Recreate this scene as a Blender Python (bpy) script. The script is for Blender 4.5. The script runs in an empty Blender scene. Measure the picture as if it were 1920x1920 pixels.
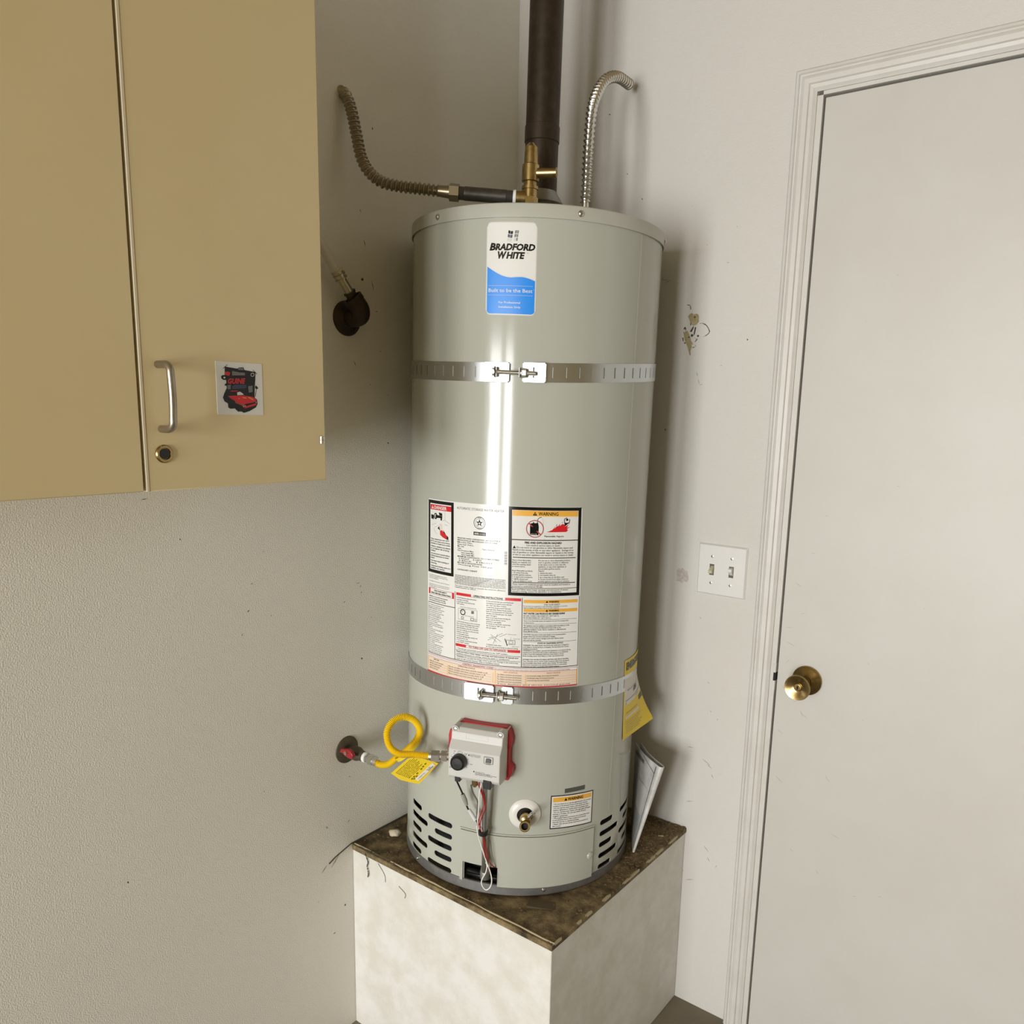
import bpy, bmesh, math, random
from mathutils import Vector, Matrix
from mathutils.geometry import delaunay_2d_cdt, tessellate_polygon
random.seed(7)
PI = math.pi
rad = math.radians
scene = bpy.context.scene
COL = scene.collection

# ------------------------------------------------------------------ camera
cam_d = bpy.data.cameras.new('camera')
cam = bpy.data.objects.new('camera', cam_d)
COL.objects.link(cam)
_r = Vector((0.80058, 0.59869, 0.02526)); _u = Vector((-0.13014, 0.13257, 0.98259)); _f = Vector((-0.58492, 0.78993, -0.18404))
m = Matrix.Identity(4)
for i in range(3):
    m[i][0], m[i][1], m[i][2] = _r[i], _u[i], -_f[i]
m.translation = (1.31383, -1.64777, 0.97902)
cam.matrix_world = m
cam_d.sensor_fit = 'HORIZONTAL'; cam_d.sensor_width = 36.0
cam_d.lens = 1502.82 / 1920 * 36
cam_d.shift_x = -48.0 / 1920
cam_d.shift_y = 87.9 / 1920
cam_d.clip_start = 0.02
scene.camera = cam

# ------------------------------------------------------------------ daylight
world = bpy.data.worlds.new('world'); scene.world = world
world.use_nodes = True
bg = world.node_tree.nodes['Background']
bg.inputs[0].default_value = (0.80, 0.90, 1.0, 1); bg.inputs[1].default_value = 0.6
def area(name, loc, sx, sz, power, col):
    d = bpy.data.lights.new(name, 'AREA'); d.shape = 'RECTANGLE'; d.size = sx; d.size_y = sz; d.energy = power; d.color = col
    o = bpy.data.objects.new(name, d); COL.objects.link(o); o.location = loc
    o.rotation_euler = (rad(90), 0, 0)       # faces +Y, into the garage
    return o
area('daylight_in_wide_garage_opening', (0.65, -6.04, 0.58), 1.05, 2.0, 152, (0.985, 0.985, 0.975))
area('daylight_in_side_garage_opening', (1.92, -6.04, 0.58), 0.72, 2.0, 112, (0.985, 0.985, 0.975))
vs = scene.view_settings
vs.view_transform = 'Standard'; vs.look = 'None'; vs.exposure = 0.03; vs.gamma = 1.0; vs.use_curve_mapping = False

# ------------------------------------------------------------------ helpers
MW = {}                                   # world matrix of every thing and part
ID = Matrix.Identity(4)
# the water heater leans a little: its own frame, x right, y away from the room, z up
TF = Matrix(((0.796795, -0.604212, 0.006786, 0.258099), (0.604107, 0.796801, 0.012784, -0.276579), (-0.013131, -0.006087, 0.999895, 0.0035), (0, 0, 0, 1)))
R = 0.2535

class MB:
    def __init__(s, frame=ID): s.v = []; s.f = []; s.fr = frame
    def add(s, vs_, fs):
        o = len(s.v); s.v.extend([tuple(p) for p in vs_]); s.f.extend([tuple(i + o for i in q) for q in fs]); return s
    def box(s, a, b):
        x0, y0, z0 = a; x1, y1, z1 = b
        return s.add([(x0,y0,z0),(x1,y0,z0),(x1,y1,z0),(x0,y1,z0),(x0,y0,z1),(x1,y0,z1),(x1,y1,z1),(x0,y1,z1)],
                     [(0,3,2,1),(4,5,6,7),(0,1,5,4),(1,2,6,5),(2,3,7,6),(3,0,4,7)])
    def obox(s, c, ax, ay, az):           # oriented box: centre and three half vectors
        c, ax, ay, az = map(Vector, (c, ax, ay, az)); P = []
        for k in (-1, 1):
            for i, j in ((-1,-1),(1,-1),(1,1),(-1,1)): P.append(c + i*ax + j*ay + k*az)
        return s.add(P, [(0,3,2,1),(4,5,6,7),(0,1,5,4),(1,2,6,5),(2,3,7,6),(3,0,4,7)])
    def tube(s, path, r, seg=12, caps=True):
        path = [Vector(p) for p in path]; n = len(path)
        rs = r if isinstance(r, (list, tuple)) else [r]*n
        t0 = (path[1]-path[0]).normalized(); up = Vector((0,0,1)) if abs(t0.z) < .9 else Vector((1,0,0))
        nrm = (up - t0*up.dot(t0)).normalized(); P = []; F = []
        for i, p in enumerate(path):
            t = (path[min(i+1,n-1)] - path[max(i-1,0)])
            t = t.normalized() if t.length > 1e-9 else t0
            nrm = (nrm - t*nrm.dot(t)).normalized(); b = t.cross(nrm)
            for k in range(seg):
                a = 2*PI*k/seg; P.append(p + rs[i]*(math.cos(a)*nrm + math.sin(a)*b))
        for i in range(n-1):
            for k in range(seg):
                a = i*seg+k; b = i*seg+(k+1)%seg; F.append((a, b, b+seg, a+seg))
        if caps: F.append(tuple(range(seg-1,-1,-1))); F.append(tuple((n-1)*seg+k for k in range(seg)))
        return s.add(P, F)
    def lathe(s, prof, o, axis, seg=32, closed=False):   # prof: (radius, distance along axis)
        o = Vector(o); axis = Vector(axis).normalized(); up = Vector((0,0,1)) if abs(axis.z) < .9 else Vector((1,0,0))
        u = (up - axis*up.dot(axis)).normalized(); w = axis.cross(u); P = []; F = []; n = len(prof)
        for r_, h in prof:
            for k in range(seg):
                a = 2*PI*k/seg; P.append(o + axis*h + max(r_,1e-5)*(math.cos(a)*u + math.sin(a)*w))
        for i in range(n-1):
            for k in range(seg):
                a = i*seg+k; b = i*seg+(k+1)%seg; F.append((a, b, b+seg, a+seg))
        if not closed:
            F.append(tuple(range(seg-1,-1,-1))); F.append(tuple((n-1)*seg+k for k in range(seg)))
        else:
            for k in range(seg):
                a = (n-1)*seg+k; b = (n-1)*seg+(k+1)%seg; F.append((a, b, (k+1)%seg, k))
        return s.add(P, F)
    def hexnut(s, a, b, r): return s.tube([a, b], r, 6)
    def prism(s, poly, frame_fn, d0, d1):  # polygon (2D) extruded between depths d0, d1 through frame_fn(x, y, d)
        n = len(poly); P = [frame_fn(x, y, d0) for x, y in poly] + [frame_fn(x, y, d1) for x, y in poly]
        F = [tuple(range(n)), tuple(range(2*n-1, n-1, -1))] + [(i, i+n, (i+1)%n+n, (i+1)%n) for i in range(n)]
        return s.add(P, F)

def mesh_of(mb, name, inv, sharp=35, fix=True):
    me = bpy.data.meshes.new(name)
    M_ = inv @ mb.fr
    me.from_pydata([M_ @ Vector(p) for p in mb.v], [], mb.f); me.validate()
    if fix:
        b = bmesh.new(); b.from_mesh(me); bmesh.ops.recalc_face_normals(b, faces=b.faces); b.to_mesh(me); b.free()
    if sharp:
        me.polygons.foreach_set('use_smooth', [True]*len(me.polygons)); me.set_sharp_from_angle(angle=rad(sharp))
    me.update(); return me

def obj(name, mb, mat, parent, sharp=35, fix=True, label=None, kind=None, bevel=0):
    inv = MW[parent.name].inverted()
    o = bpy.data.objects.new(name, mesh_of(mb, name, inv, sharp, fix)); COL.objects.link(o)
    o.parent = parent; o.data.materials.append(mat); MW[o.name] = MW[parent.name].copy()
    if label: o['label'] = label
    if kind: o['kind'] = kind
    if bevel: add_bevel(o, bevel)
    return o
def add_bevel(o, w, seg=2):
    b = o.modifiers.new('bevel', 'BEVEL'); b.width = w; b.segments = seg; b.limit_method = 'ANGLE'; b.angle_limit = rad(40)
def thing(name, label, cat, base, frame=ID, group=None):
    o = bpy.data.objects.new(name, None); COL.objects.link(o); o.empty_display_size = .05
    o.matrix_world = frame @ Matrix.Translation(base); MW[o.name] = o.matrix_world.copy()
    o['label'] = label; o['category'] = cat
    if group: o['group'] = group
    return o
def solo(name, mb, mat, base, label, cat, sharp=35, bevel=0, group=None, kind=None):     # a thing that is one mesh
    M_ = mb.fr @ Matrix.Translation(base)
    o = bpy.data.objects.new(name, mesh_of(mb, name, M_.inverted(), sharp)); COL.objects.link(o)
    o.matrix_world = M_; MW[o.name] = M_.copy(); o.data.materials.append(mat)
    if label: o['label'] = label
    if cat: o['category'] = cat
    if group: o['group'] = group
    if kind: o['kind'] = kind
    if bevel: add_bevel(o, bevel)
    return o
def struct(name, mb, mat, label, cat, sharp=30, bevel=0): return solo(name, mb, mat, (0,0,0), label, cat, sharp, bevel, kind='structure')

def spline(pts, per=8):                    # Catmull-Rom
    P = [Vector(p) for p in pts]; P = [2*P[0]-P[1]] + P + [2*P[-1]-P[-2]]; out = []
    for i in range(1, len(P)-2):
        for k in range(per):
            t = k/per; a, b, c, d = P[i-1], P[i], P[i+1], P[i+2]
            out.append(.5*((2*b)+(c-a)*t+(2*a-5*b+4*c-d)*t*t+(3*b-a-3*c+d)*t**3))
    out.append(P[-2]); return out
def resample(path, step):
    L = [0]
    for a, b in zip(path, path[1:]): L.append(L[-1]+(b-a).length)
    n = max(2, int(L[-1]/step)); out = []; j = 0
    for i in range(n+1):
        t = L[-1]*i/n
        while j < len(L)-2 and L[j+1] < t: j += 1
        k = (t-L[j])/max(1e-9, L[j+1]-L[j]); out.append(path[j].lerp(path[j+1], min(1, k)))
    return out
def cyl(phi, z, r=R): a = rad(phi); return Vector((r*math.sin(a), -r*math.cos(a), z))
def grid_plate(mb, us, vs_, mask, fn, d0, d1):    # plate of grid cells with real holes; fn(u, v, d)
    nu, nv = len(us), len(vs_); P = []; F = []
    for d in (d0, d1):
        for v in vs_:
            for u in us: P.append(fn(u, v, d))
    N = nu*nv; idx = lambda i, j: j*nu+i
    ok = lambda i, j: 0 <= i < nu-1 and 0 <= j < nv-1 and mask(i, j)
    for j in range(nv-1):
        for i in range(nu-1):
            if not ok(i, j): continue
            a, b, c, d = idx(i,j), idx(i+1,j), idx(i+1,j+1), idx(i,j+1)
            F.append((a,d,c,b)); F.append((a+N,b+N,c+N,d+N))
            if not ok(i-1,j): F.append((a,a+N,d+N,d))
            if not ok(i+1,j): F.append((b,c,c+N,b+N))
            if not ok(i,j-1): F.append((a,b,b+N,a+N))
            if not ok(i,j+1): F.append((d,d+N,c+N,c))
    return mb.add(P, F)
def sheet_solid(mb, G, th):                # G[j][i] points; a thin sheet with real thickness
    nj, ni = len(G), len(G[0]); G = [[Vector(p) for p in r_] for r_ in G]; P = []; Q = []
    for j in range(nj):
        for i in range(ni):
            du = G[j][min(i+1,ni-1)]-G[j][max(i-1,0)]; dv = G[min(j+1,nj-1)][i]-G[max(j-1,0)][i]
            n = du.cross(dv); n = n.normalized() if n.length > 0 else Vector((0,0,1)); P.append(G[j][i]+n*th/2); Q.append(G[j][i]-n*th/2)
    N = nj*ni; F = []; ix = lambda j, i: j*ni+i
    for j in range(nj-1):
        for i in range(ni-1):
            a,b,c,d = ix(j,i),ix(j,i+1),ix(j+1,i+1),ix(j+1,i); F.append((a,b,c,d)); F.append((a+N,d+N,c+N,b+N))
    for i in range(ni-1):
        a,b = ix(0,i),ix(0,i+1); F.append((a,a+N,b+N,b)); a,b = ix(nj-1,i),ix(nj-1,i+1); F.append((a,b,b+N,a+N))
    for j in range(nj-1):
        a,b = ix(j,0),ix(j+1,0); F.append((a,b,b+N,a+N)); a,b = ix(j,ni-1),ix(j+1,ni-1); F.append((a,a+N,b+N,b))
    return mb.add(P+Q, F)

# ------------------------------------------------------------------ materials
def mat(name, col, rough=.5, metal=0, bump=0, bscale=200, vary=0, vscale=20, col2=None, spec=.5, coat=0, detail=3, aniso=0):
    m_ = bpy.data.materials.new(name); m_.use_nodes = True; nt = m_.node_tree; b = nt.nodes['Principled BSDF']
    b.inputs['Base Color'].default_value = (*col, 1); b.inputs['Roughness'].default_value = rough; b.inputs['Metallic'].default_value = metal
    b.inputs['Specular IOR Level'].default_value = spec; b.inputs['Coat Weight'].default_value = coat; b.inputs['Coat Roughness'].default_value = .08
    if bump or vary: tc = nt.nodes.new('ShaderNodeTexCoord')
    if bump:
        n = nt.nodes.new('ShaderNodeTexNoise'); n.inputs['Scale'].default_value = bscale; n.inputs['Detail'].default_value = detail
        bp = nt.nodes.new('ShaderNodeBump'); bp.inputs['Strength'].default_value = bump; bp.inputs['Distance'].default_value = .002
        nt.links.new(tc.outputs['Object'], n.inputs['Vector']); nt.links.new(n.outputs['Fac'], bp.inputs['Height']); nt.links.new(bp.outputs['Normal'], b.inputs['Normal'])
    if vary:
        n2 = nt.nodes.new('ShaderNodeTexNoise'); n2.inputs['Scale'].default_value = vscale; n2.inputs['Detail'].default_value = 6; n2.inputs['Roughness'].default_value = .65
        rp = nt.nodes.new('ShaderNodeValToRGB'); rp.color_ramp.elements[0].position = .5-vary/2; rp.color_ramp.elements[1].position = .5+vary/2
        rp.color_ramp.elements[0].color = (*(col2 or [c*.6 for c in col]), 1); rp.color_ramp.elements[1].color = (*col, 1)
        nt.links.new(tc.outputs['Object'], n2.inputs['Vector']); nt.links.new(n2.outputs['Fac'], rp.inputs['Fac']); nt.links.new(rp.outputs['Color'], b.inputs['Base Color'])
    return m_
def wall_mat(name, col, bump, dirt=.35, bscale=150, spk=(.10,.085,.06), rough=.75):
    """painted plaster: orange-peel relief, sparse flecks and faint scuffs"""
    m_ = bpy.data.materials.new(name); m_.use_nodes = True; nt = m_.node_tree; L = nt.links.new; b = nt.nodes['Principled BSDF']
    b.inputs['Roughness'].default_value = rough; b.inputs['Specular IOR Level'].default_value = .3
    tc = nt.nodes.new('ShaderNodeTexCoord')
    def noise(s, d=3, r_=.5):
        n = nt.nodes.new('ShaderNodeTexNoise'); n.inputs['Scale'].default_value = s; n.inputs['Detail'].default_value = d; n.inputs['Roughness'].default_value = r_
        L(tc.outputs['Object'], n.inputs['Vector']); return n.outputs['Fac']
    def ramp(src, p0, p1, c0=(0,0,0,1), c1=(1,1,1,1)):
        r_ = nt.nodes.new('ShaderNodeValToRGB'); r_.color_ramp.elements[0].position = p0; r_.color_ramp.elements[1].position = p1
        r_.color_ramp.elements[0].color = c0; r_.color_ramp.elements[1].color = c1; L(src, r_.inputs['Fac']); return r_.outputs['Color']
    def mix(f, a, c, mode='MIX'):
        x = nt.nodes.new('ShaderNodeMix'); x.data_type = 'RGBA'; x.blend_type = mode
        L(f, x.inputs['Factor']); 
        for s_, k in ((a, 6), (c, 7)):
            if isinstance(s_, tuple): x.inputs[k].default_value = s_
            else: L(s_, x.inputs[k])
        return x.outputs[2]
    base = ramp(noise(2.2, 4), .3, .7, (*[c*.965 for c in col], 1), (*col, 1))
    fl = ramp(noise(55, 2, .5), .765, .78)                         # flecks
    sc = ramp(noise(9, 6, .75), .70, .80, (0,0,0,1), (.30*dirt,)*3+(1,))     # faint scuffs
    c1 = mix(sc, base, (*[c*.55 for c in col], 1)); c2 = mix(fl, c1, (*spk, 1))
    L(c2, b.inputs['Base Color'])
    bp = nt.nodes.new('ShaderNodeBump'); bp.inputs['Strength'].default_value = bump; bp.inputs['Distance'].default_value = .002
    L(noise(bscale, 2, .55), bp.inputs['Height']); L(bp.outputs['Normal'], b.inputs['Normal'])
    return m_

M = {}
M['wall'] = wall_mat('painted_plaster', (.80, .775, .70), .62, .5, 420)
M['wall_r'] = wall_mat('painted_plaster_smooth', (.622, .606, .570), .40, .6, 330)
M['bare'] = mat('bare_drywall', (.36, .285, .155), .9, bump=.2, bscale=60, vary=.4, vscale=3, col2=(.28,.22,.11))
M['ceiling'] = mat('bare_drywall_ceiling', (.36, .285, .16), .85, bump=.2, bscale=120)
M['floor'] = mat('garage_concrete', (.25, .215, .155), .75, bump=.2, bscale=60, vary=.4, vscale=4)
M['trim'] = mat('trim_paint', (.61, .60, .565), .42, bump=.06, bscale=40, vary=.25, vscale=14, col2=(.575,.56,.52))
M['door'] = mat('door_paint', (.555, .545, .51), .45, bump=.05, bscale=25, vary=.35, vscale=5, col2=(.53,.515,.475))
M['tank'] = mat('heater_grey_enamel', (.44, .448, .392), .13, bump=.010, bscale=220, spec=.45)
M['lid'] = mat('heater_lid_enamel', (.45, .452, .398), .30, bump=.01, bscale=120)
M['galv'] = mat('galvanised_ring', (.36, .36, .36), .38, .75, vary=.3, vscale=40, col2=(.28,.28,.28))
M['dark'] = mat('hole_shade_black', (.008, .008, .008), .8)  # black stands in for shade inside holes and bores; also the dark chamber
M['blacksteel'] = mat('black_steel', (.02, .02, .02), .35, .3)
M['strap'] = mat('strap_steel', (.58, .60, .62), .30, 1, bump=.02, bscale=120)
M['bolt'] = mat('bolt_steel', (.60, .58, .53), .28, 1)
M['handle'] = mat('worn_steel_handle', (.42, .38, .31), .36, .9, bump=.15, bscale=120, vary=.4, vscale=40, col2=(.30,.26,.20))
M['flex'] = mat('dull_corrugated_steel', (.34, .295, .21), .30, .9)
M['nickel'] = mat('nickel_ferrule', (.46, .41, .29), .30, .95)
M['chrome'] = mat('chrome', (.72, .71, .68), .24, 1)
M['brass'] = mat('brass', (.50, .38, .18), .28, 1, vary=.4, vscale=60, col2=(.32,.22,.08))
M['oldbrass'] = mat('tarnished_brass', (.46, .34, .15), .24, 1, vary=.5, vscale=45, col2=(.20,.13,.05), bump=.05, bscale=60)
M['iron'] = mat('brown_iron', (.055, .038, .024), .45, .6, bump=.15, bscale=140, vary=.4, vscale=50)
M['pipe'] = mat('black_pipe', (.115, .108, .095), .42, .65, bump=.05, bscale=90, vary=.5, vscale=35, col2=(.06,.055,.045))
M['alum'] = mat('aluminium_tube', (.42, .42, .41), .35, .9)
M['escut'] = mat('dull_escutcheon', (.15, .125, .085), .5, .6, vary=.5, vscale=40, col2=(.08,.065,.04))
M['ctl'] = mat('control_grey_plastic', (.56, .555, .53), .42, bump=.02, bscale=300)
M['ctlred'] = mat('control_red_plastic', (.42, .012, .018), .35)
M['red'] = mat('red_handle', (.30, .016, .022), .4)
M['knob'] = mat('black_plastic', (.012, .012, .012), .38)
M['yellow'] = mat('yellow_coating', (.86, .60, .012), .36)
M['tag'] = mat('yellow_tag', (.84, .62, .02), .5)
M['white'] = mat('white_plastic', (.74, .73, .69), .3)
M['plate'] = mat('switch_plate_plastic', (.69, .68, .66), .35)
M['toggle'] = mat('ivory_toggle', (.50, .48, .32), .35)
M['paper'] = mat('label_paper', (.76, .76, .735), .20, spec=.4)
M['paperd'] = mat('label_paper_grey', (.62, .61, .58), .4)
M['ink'] = mat('black_ink', (.008, .008, .008), .16, spec=.35)
M['inkg'] = mat('grey_ink', (.17, .17, .165), .4)
M['inkr'] = mat('red_ink', (.62, .012, .02), .32)
M['inkrd'] = mat('dark_red_ink', (.40, .06, .05), .4)
M['inko'] = mat('orange_ink', (.80, .42, .06), .34)
M['inkp'] = mat('peach_ink', (.78, .62, .48), .4)
M['inky'] = mat('yellow_ink', (.80, .60, .03), .5)
M['inkb'] = mat('blue_ink', (.012, .26, .86), .30)
M['inkn'] = mat('navy_ink', (.04, .045, .10), .4)
M['pinkw'] = mat('pale_ink', (.70, .66, .63), .4)
M['cab'] = mat('cabinet_tan_laminate', (.76, .63, .36), .42, bump=.01, bscale=30, vary=.3, vscale=3, col2=(.735,.60,.335))
M['cabedge'] = mat('cabinet_dark_gap', (.03, .022, .012), .7)
M['platw'] = mat('platform_white_paint', (.74, .735, .70), .6, bump=.25, bscale=60, vary=.22, vscale=16, col2=(.66,.64,.58))
M['hosec'] = mat('braided_hose', (.55, .52, .42), .32, .0, bump=.2, bscale=300)
M['wirew'] = mat('white_wire', (.80, .79, .76), .4)
M['wirer'] = mat('red_wire', (.33, .012, .012), .4)
M['sleeve'] = mat('grey_sleeve', (.30, .30, .26), .5)
M['clear'] = mat('clear_sleeve', (.62, .63, .62), .3)
M['teflon'] = mat('thread_tape', (.82, .82, .80), .6)
M['plaster'] = mat('torn_drywall_paper', (.42, .35, .20), .9, bump=.4, bscale=200, vary=.4, vscale=120, col2=(.30,.24,.12))
M['cream'] = mat('cream_caulk', (.46, .39, .25), .7, bump=.3, bscale=120)
M['stone'] = mat('pale_stone', (.56, .49, .37), .85, bump=.4, bscale=150)
M['wood'] = mat('shim_wood', (.085, .06, .03), .8, bump=.2, bscale=120)
M['chip'] = mat('debris_chip', (.30, .21, .11), .9, vary=.5, vscale=160, col2=(.03,.018,.008))
M['web'] = mat('dust_thread', (.06, .05, .035), .9)

def ptop_mat():
    m_ = bpy.data.materials.new('dirty_platform_top'); m_.use_nodes = True; nt = m_.node_tree; L = nt.links.new; b = nt.nodes['Principled BSDF']
    b.inputs['Roughness'].default_value = .85
    tc = nt.nodes.new('ShaderNodeTexCoord')
    def noise(s, d, r_):
        n = nt.nodes.new('ShaderNodeTexNoise'); n.inputs['Scale'].default_value = s; n.inputs['Detail'].default_value = d; n.inputs['Roughness'].default_value = r_
        L(tc.outputs['Object'], n.inputs['Vector']); return n
    a = noise(26, 8, .7); r1 = nt.nodes.new('ShaderNodeValToRGB'); e = r1.color_ramp.elements
    e[0].position = .34; e[0].color = (.040,.026,.011,1); e[1].position = .66; e[1].color = (.30,.225,.115,1)
    x = e.new(.5); x.color = (.155,.112,.052,1)
    L(a.outputs['Fac'], r1.inputs['Fac'])
    # dirt drifts: more soil towards the wall side of the platform
    sp = nt.nodes.new('ShaderNodeSeparateXYZ'); L(tc.outputs['Object'], sp.inputs[0])
    mr = nt.nodes.new('ShaderNodeMapRange'); mr.inputs['From Min'].default_value = .38; mr.inputs['From Max'].default_value = .52; L(sp.outputs['X'], mr.inputs['Value'])
    mx = nt.nodes.new('ShaderNodeMix'); mx.data_type = 'RGBA'; mx.blend_type = 'MULTIPLY'; L(mr.outputs[0], mx.inputs['Factor']); L(r1.outputs['Color'], mx.inputs[6]); mx.inputs[7].default_value = (.42,.36,.30,1)
    L(mx.outputs[2], b.inputs['Base Color'])
    bp = nt.nodes.new('ShaderNodeBump'); bp.inputs['Strength'].default_value = .6; bp.inputs['Distance'].default_value = .003; n2 = noise(140, 4, .6)
    L(n2.outputs['Fac'], bp.inputs['Height']); L(bp.outputs['Normal'], b.inputs['Normal'])
    return m_
M['ptop'] = ptop_mat()

# ------------------------------------------------------------------ flat print on real sheets
_TC = {}
def text2d(s, bold=0., shear=0.):
    k = (s, bold, shear)
    if k in _TC: return _TC[k]
    c = bpy.data.curves.new('print', 'FONT'); c.body = s; c.size = 1; c.resolution_u = 2; c.offset = bold; c.shear = shear; c.fill_mode = 'BOTH' if False else c.fill_mode
    o = bpy.data.objects.new('print', c); COL.objects.link(o)
    dg = bpy.context.evaluated_depsgraph_get(); ev = o.evaluated_get(dg); me = ev.to_mesh()
    V = [(v.co.x, v.co.y) for v in me.vertices]; F = [tuple(p.vertices) for p in me.polygons]
    ev.to_mesh_clear(); bpy.data.objects.remove(o); bpy.data.curves.remove(c)
    _TC[k] = (V, F); return V, F
CAP = max(y for x, y in text2d('H')[0])
class Sheet:
    """print laid on a surface; fn(a, b, layer) -> point; a to the right, b downwards"""
    def __init__(s, fn, frame, da=1e9): s.fn = fn; s.fr = frame; s.da = da; s.mb = {}
    def m(s, k):
        if k not in s.mb: s.mb[k] = MB(s.fr)
        return s.mb[k]
    def strip(s, k, a0, a1, top, bot, layer, n=None):
        n = n or max(1, int(math.ceil(abs(a1-a0)/s.da))); V = []; F = []
        for i in range(n+1):
            a = a0+(a1-a0)*i/n; V += [s.fn(a, top(a), layer), s.fn(a, bot(a), layer)]
        for i in range(n): F.append((2*i, 2*i+1, 2*i+3, 2*i+2))
        s.m(k).add(V, F)
    def rect(s, k, a0, b0, a1, b1, layer=1): s.strip(k, a0, a1, lambda a: b0, lambda a: b1, layer)
    def frame(s, k, a0, b0, a1, b1, w, layer=1):
        s.rect(k,a0,b0,a1,b0+w,layer); s.rect(k,a0,b1-w,a1,b1,layer); s.rect(k,a0,b0+w,a0+w,b1-w,layer); s.rect(k,a1-w,b0+w,a1,b1-w,layer)
    def poly(s, k, pts, layer=1):
        st = [tuple(pts[i] for i in q) for q in tessellate_polygon([[Vector((x, y, 0)) for x, y in pts]])]; lim = 1.6*s.da; n = 0
        while st:
            a, b, c = st.pop(); L_ = [math.dist(a, b), math.dist(b, c), math.dist(c, a)]; i = L_.index(max(L_))
            if L_[i] > lim and n < 4000:
                n += 1; p, q, o = ((a,b,c),(b,c,a),(c,a,b))[i]; m_ = ((p[0]+q[0])/2, (p[1]+q[1])/2); st += [(p, m_, o), (m_, q, o)]
            else: s.m(k).add([s.fn(*a, layer), s.fn(*b, layer), s.fn(*c, layer)], [(0, 1, 2)])
    def ring(s, k, c, r0, r1, layer=1, n=32, ay=1.):
        V = []; F = []
        for i in range(n):
            a = 2*PI*i/n; V += [s.fn(c[0]+r0*math.cos(a), c[1]+r0*math.sin(a)*ay, layer), s.fn(c[0]+r1*math.cos(a), c[1]+r1*math.sin(a)*ay, layer)]
        for i in range(n): j = (i+1) % n; F.append((2*i, 2*i+1, 2*j+1, 2*j))
        s.m(k).add(V, F)
    def disc(s, k, c, r, layer=1, n=20): s.poly(k, [(c[0]+r*math.cos(2*PI*i/n), c[1]+r*math.sin(2*PI*i/n)) for i in range(n)], layer)
    def line(s, k, pts, w, layer=1):
        for (x0, y0), (x1, y1) in zip(pts, pts[1:]):
            d = math.hypot(x1-x0, y1-y0) or 1; nx, ny = -(y1-y0)/d*w/2, (x1-x0)/d*w/2
            s.m(k).add([s.fn(x0+nx,y0+ny,layer), s.fn(x1+nx,y1+ny,layer), s.fn(x1-nx,y1-ny,layer), s.fn(x0-nx,y0-ny,layer)], [(0,1,2,3)])
    def text(s, k, t, a, b, cap, w=None, align='L', bold=0., shear=0., layer=2, cond=1.):     # b is the baseline
        V, F = text2d(t, bold, shear)
        if not V: return
        x0 = min(v[0] for v in V); x1 = max(v[0] for v in V); sy = cap/CAP; sx = (w/(x1-x0)) if w else sy*cond; W = (x1-x0)*sx
        o = a-(0 if align == 'L' else W/2 if align == 'C' else W)
        s.m(k).add([s.fn(o+(x-x0)*sx, b-y*sy, layer) for x, y in V], F)
    def para(s, k, lines, a, b, cap, lead, cond=.9, bold=0., maxw=None):
        for i, t in enumerate(lines):
            if t:
                V, F = text2d(t, bold); x = max(v[0] for v in V)-min(v[0] for v in V); c_ = cond
                if maxw and x*cap/CAP*c_ > maxw: c_ = maxw/(x*cap/CAP)
                s.text(k, t, a, b+i*lead, cap, bold=bold, cond=c_)
    def tri(s, k, a, b, h, layer=2): s.poly(k, [(a, b), (a+h*1.1, b), (a+h*.55, b-h)], layer)
    def flush(s, parent, names, inv=False):
        for k, mb in s.mb.items(): obj(names.get(k, k+'_print'), mb, M[k], parent, sharp=60, fix=False, kind='stuff')

# ================================================================== THE ROOM
FZ, CZ = -0.457, 2.25
RX, RY = 5.2, -6.0
wl = MB().box((-.12, RY, FZ-.1), (0, .12, CZ+.1)); wall_left = struct('wall_left', wl, M['wall'], 'textured greyish cream garage wall on the left side behind the cabinet', 'wall')
DX0, DX1, DZ1 = .7335, 1.522, 1.585
wr = MB().box((-.12, 0, FZ-.1), (DX0, .12, CZ+.1)).box((DX0, 0, DZ1), (DX1, .12, CZ+.1)).box((DX1, 0, FZ-.1), (RX+.12, .12, CZ+.1))
wall_right = struct('wall_right', wr, M['wall_r'], 'scuffed cream garage wall on the right behind the water heater', 'wall')
struct('wall_far', MB().box((RX, RY, FZ-.1), (RX+.12, 0, CZ+.1)), M['bare'], 'bare brown drywall opposite the cabinet, behind the camera', 'wall')
wf = MB()
for x0, x1 in ((-.12, .12), (1.18, 1.55), (2.29, RX+.12)): wf.box((x0, RY-.12, FZ-.1), (x1, RY, CZ+.1))
for x0, x1 in ((.12, 1.18), (1.55, 2.29)): wf.box((x0, RY-.12, 1.60), (x1, RY, CZ+.1))
struct('wall_front', wf, M['bare'], 'bare garage wall with two tall daylight openings behind the camera', 'wall')
struct('floor', MB().box((-.12, RY-.12, FZ-.1), (RX+.12, .12, FZ)), M['floor'], 'grey concrete garage floor below the heater platform', 'floor')
struct('ceiling', MB().box((-.12, RY-.12, CZ), (RX+.12, .12, CZ+.1)), M['ceiling'], 'bare drywall garage ceiling above the water heater', 'ceiling')

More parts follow.
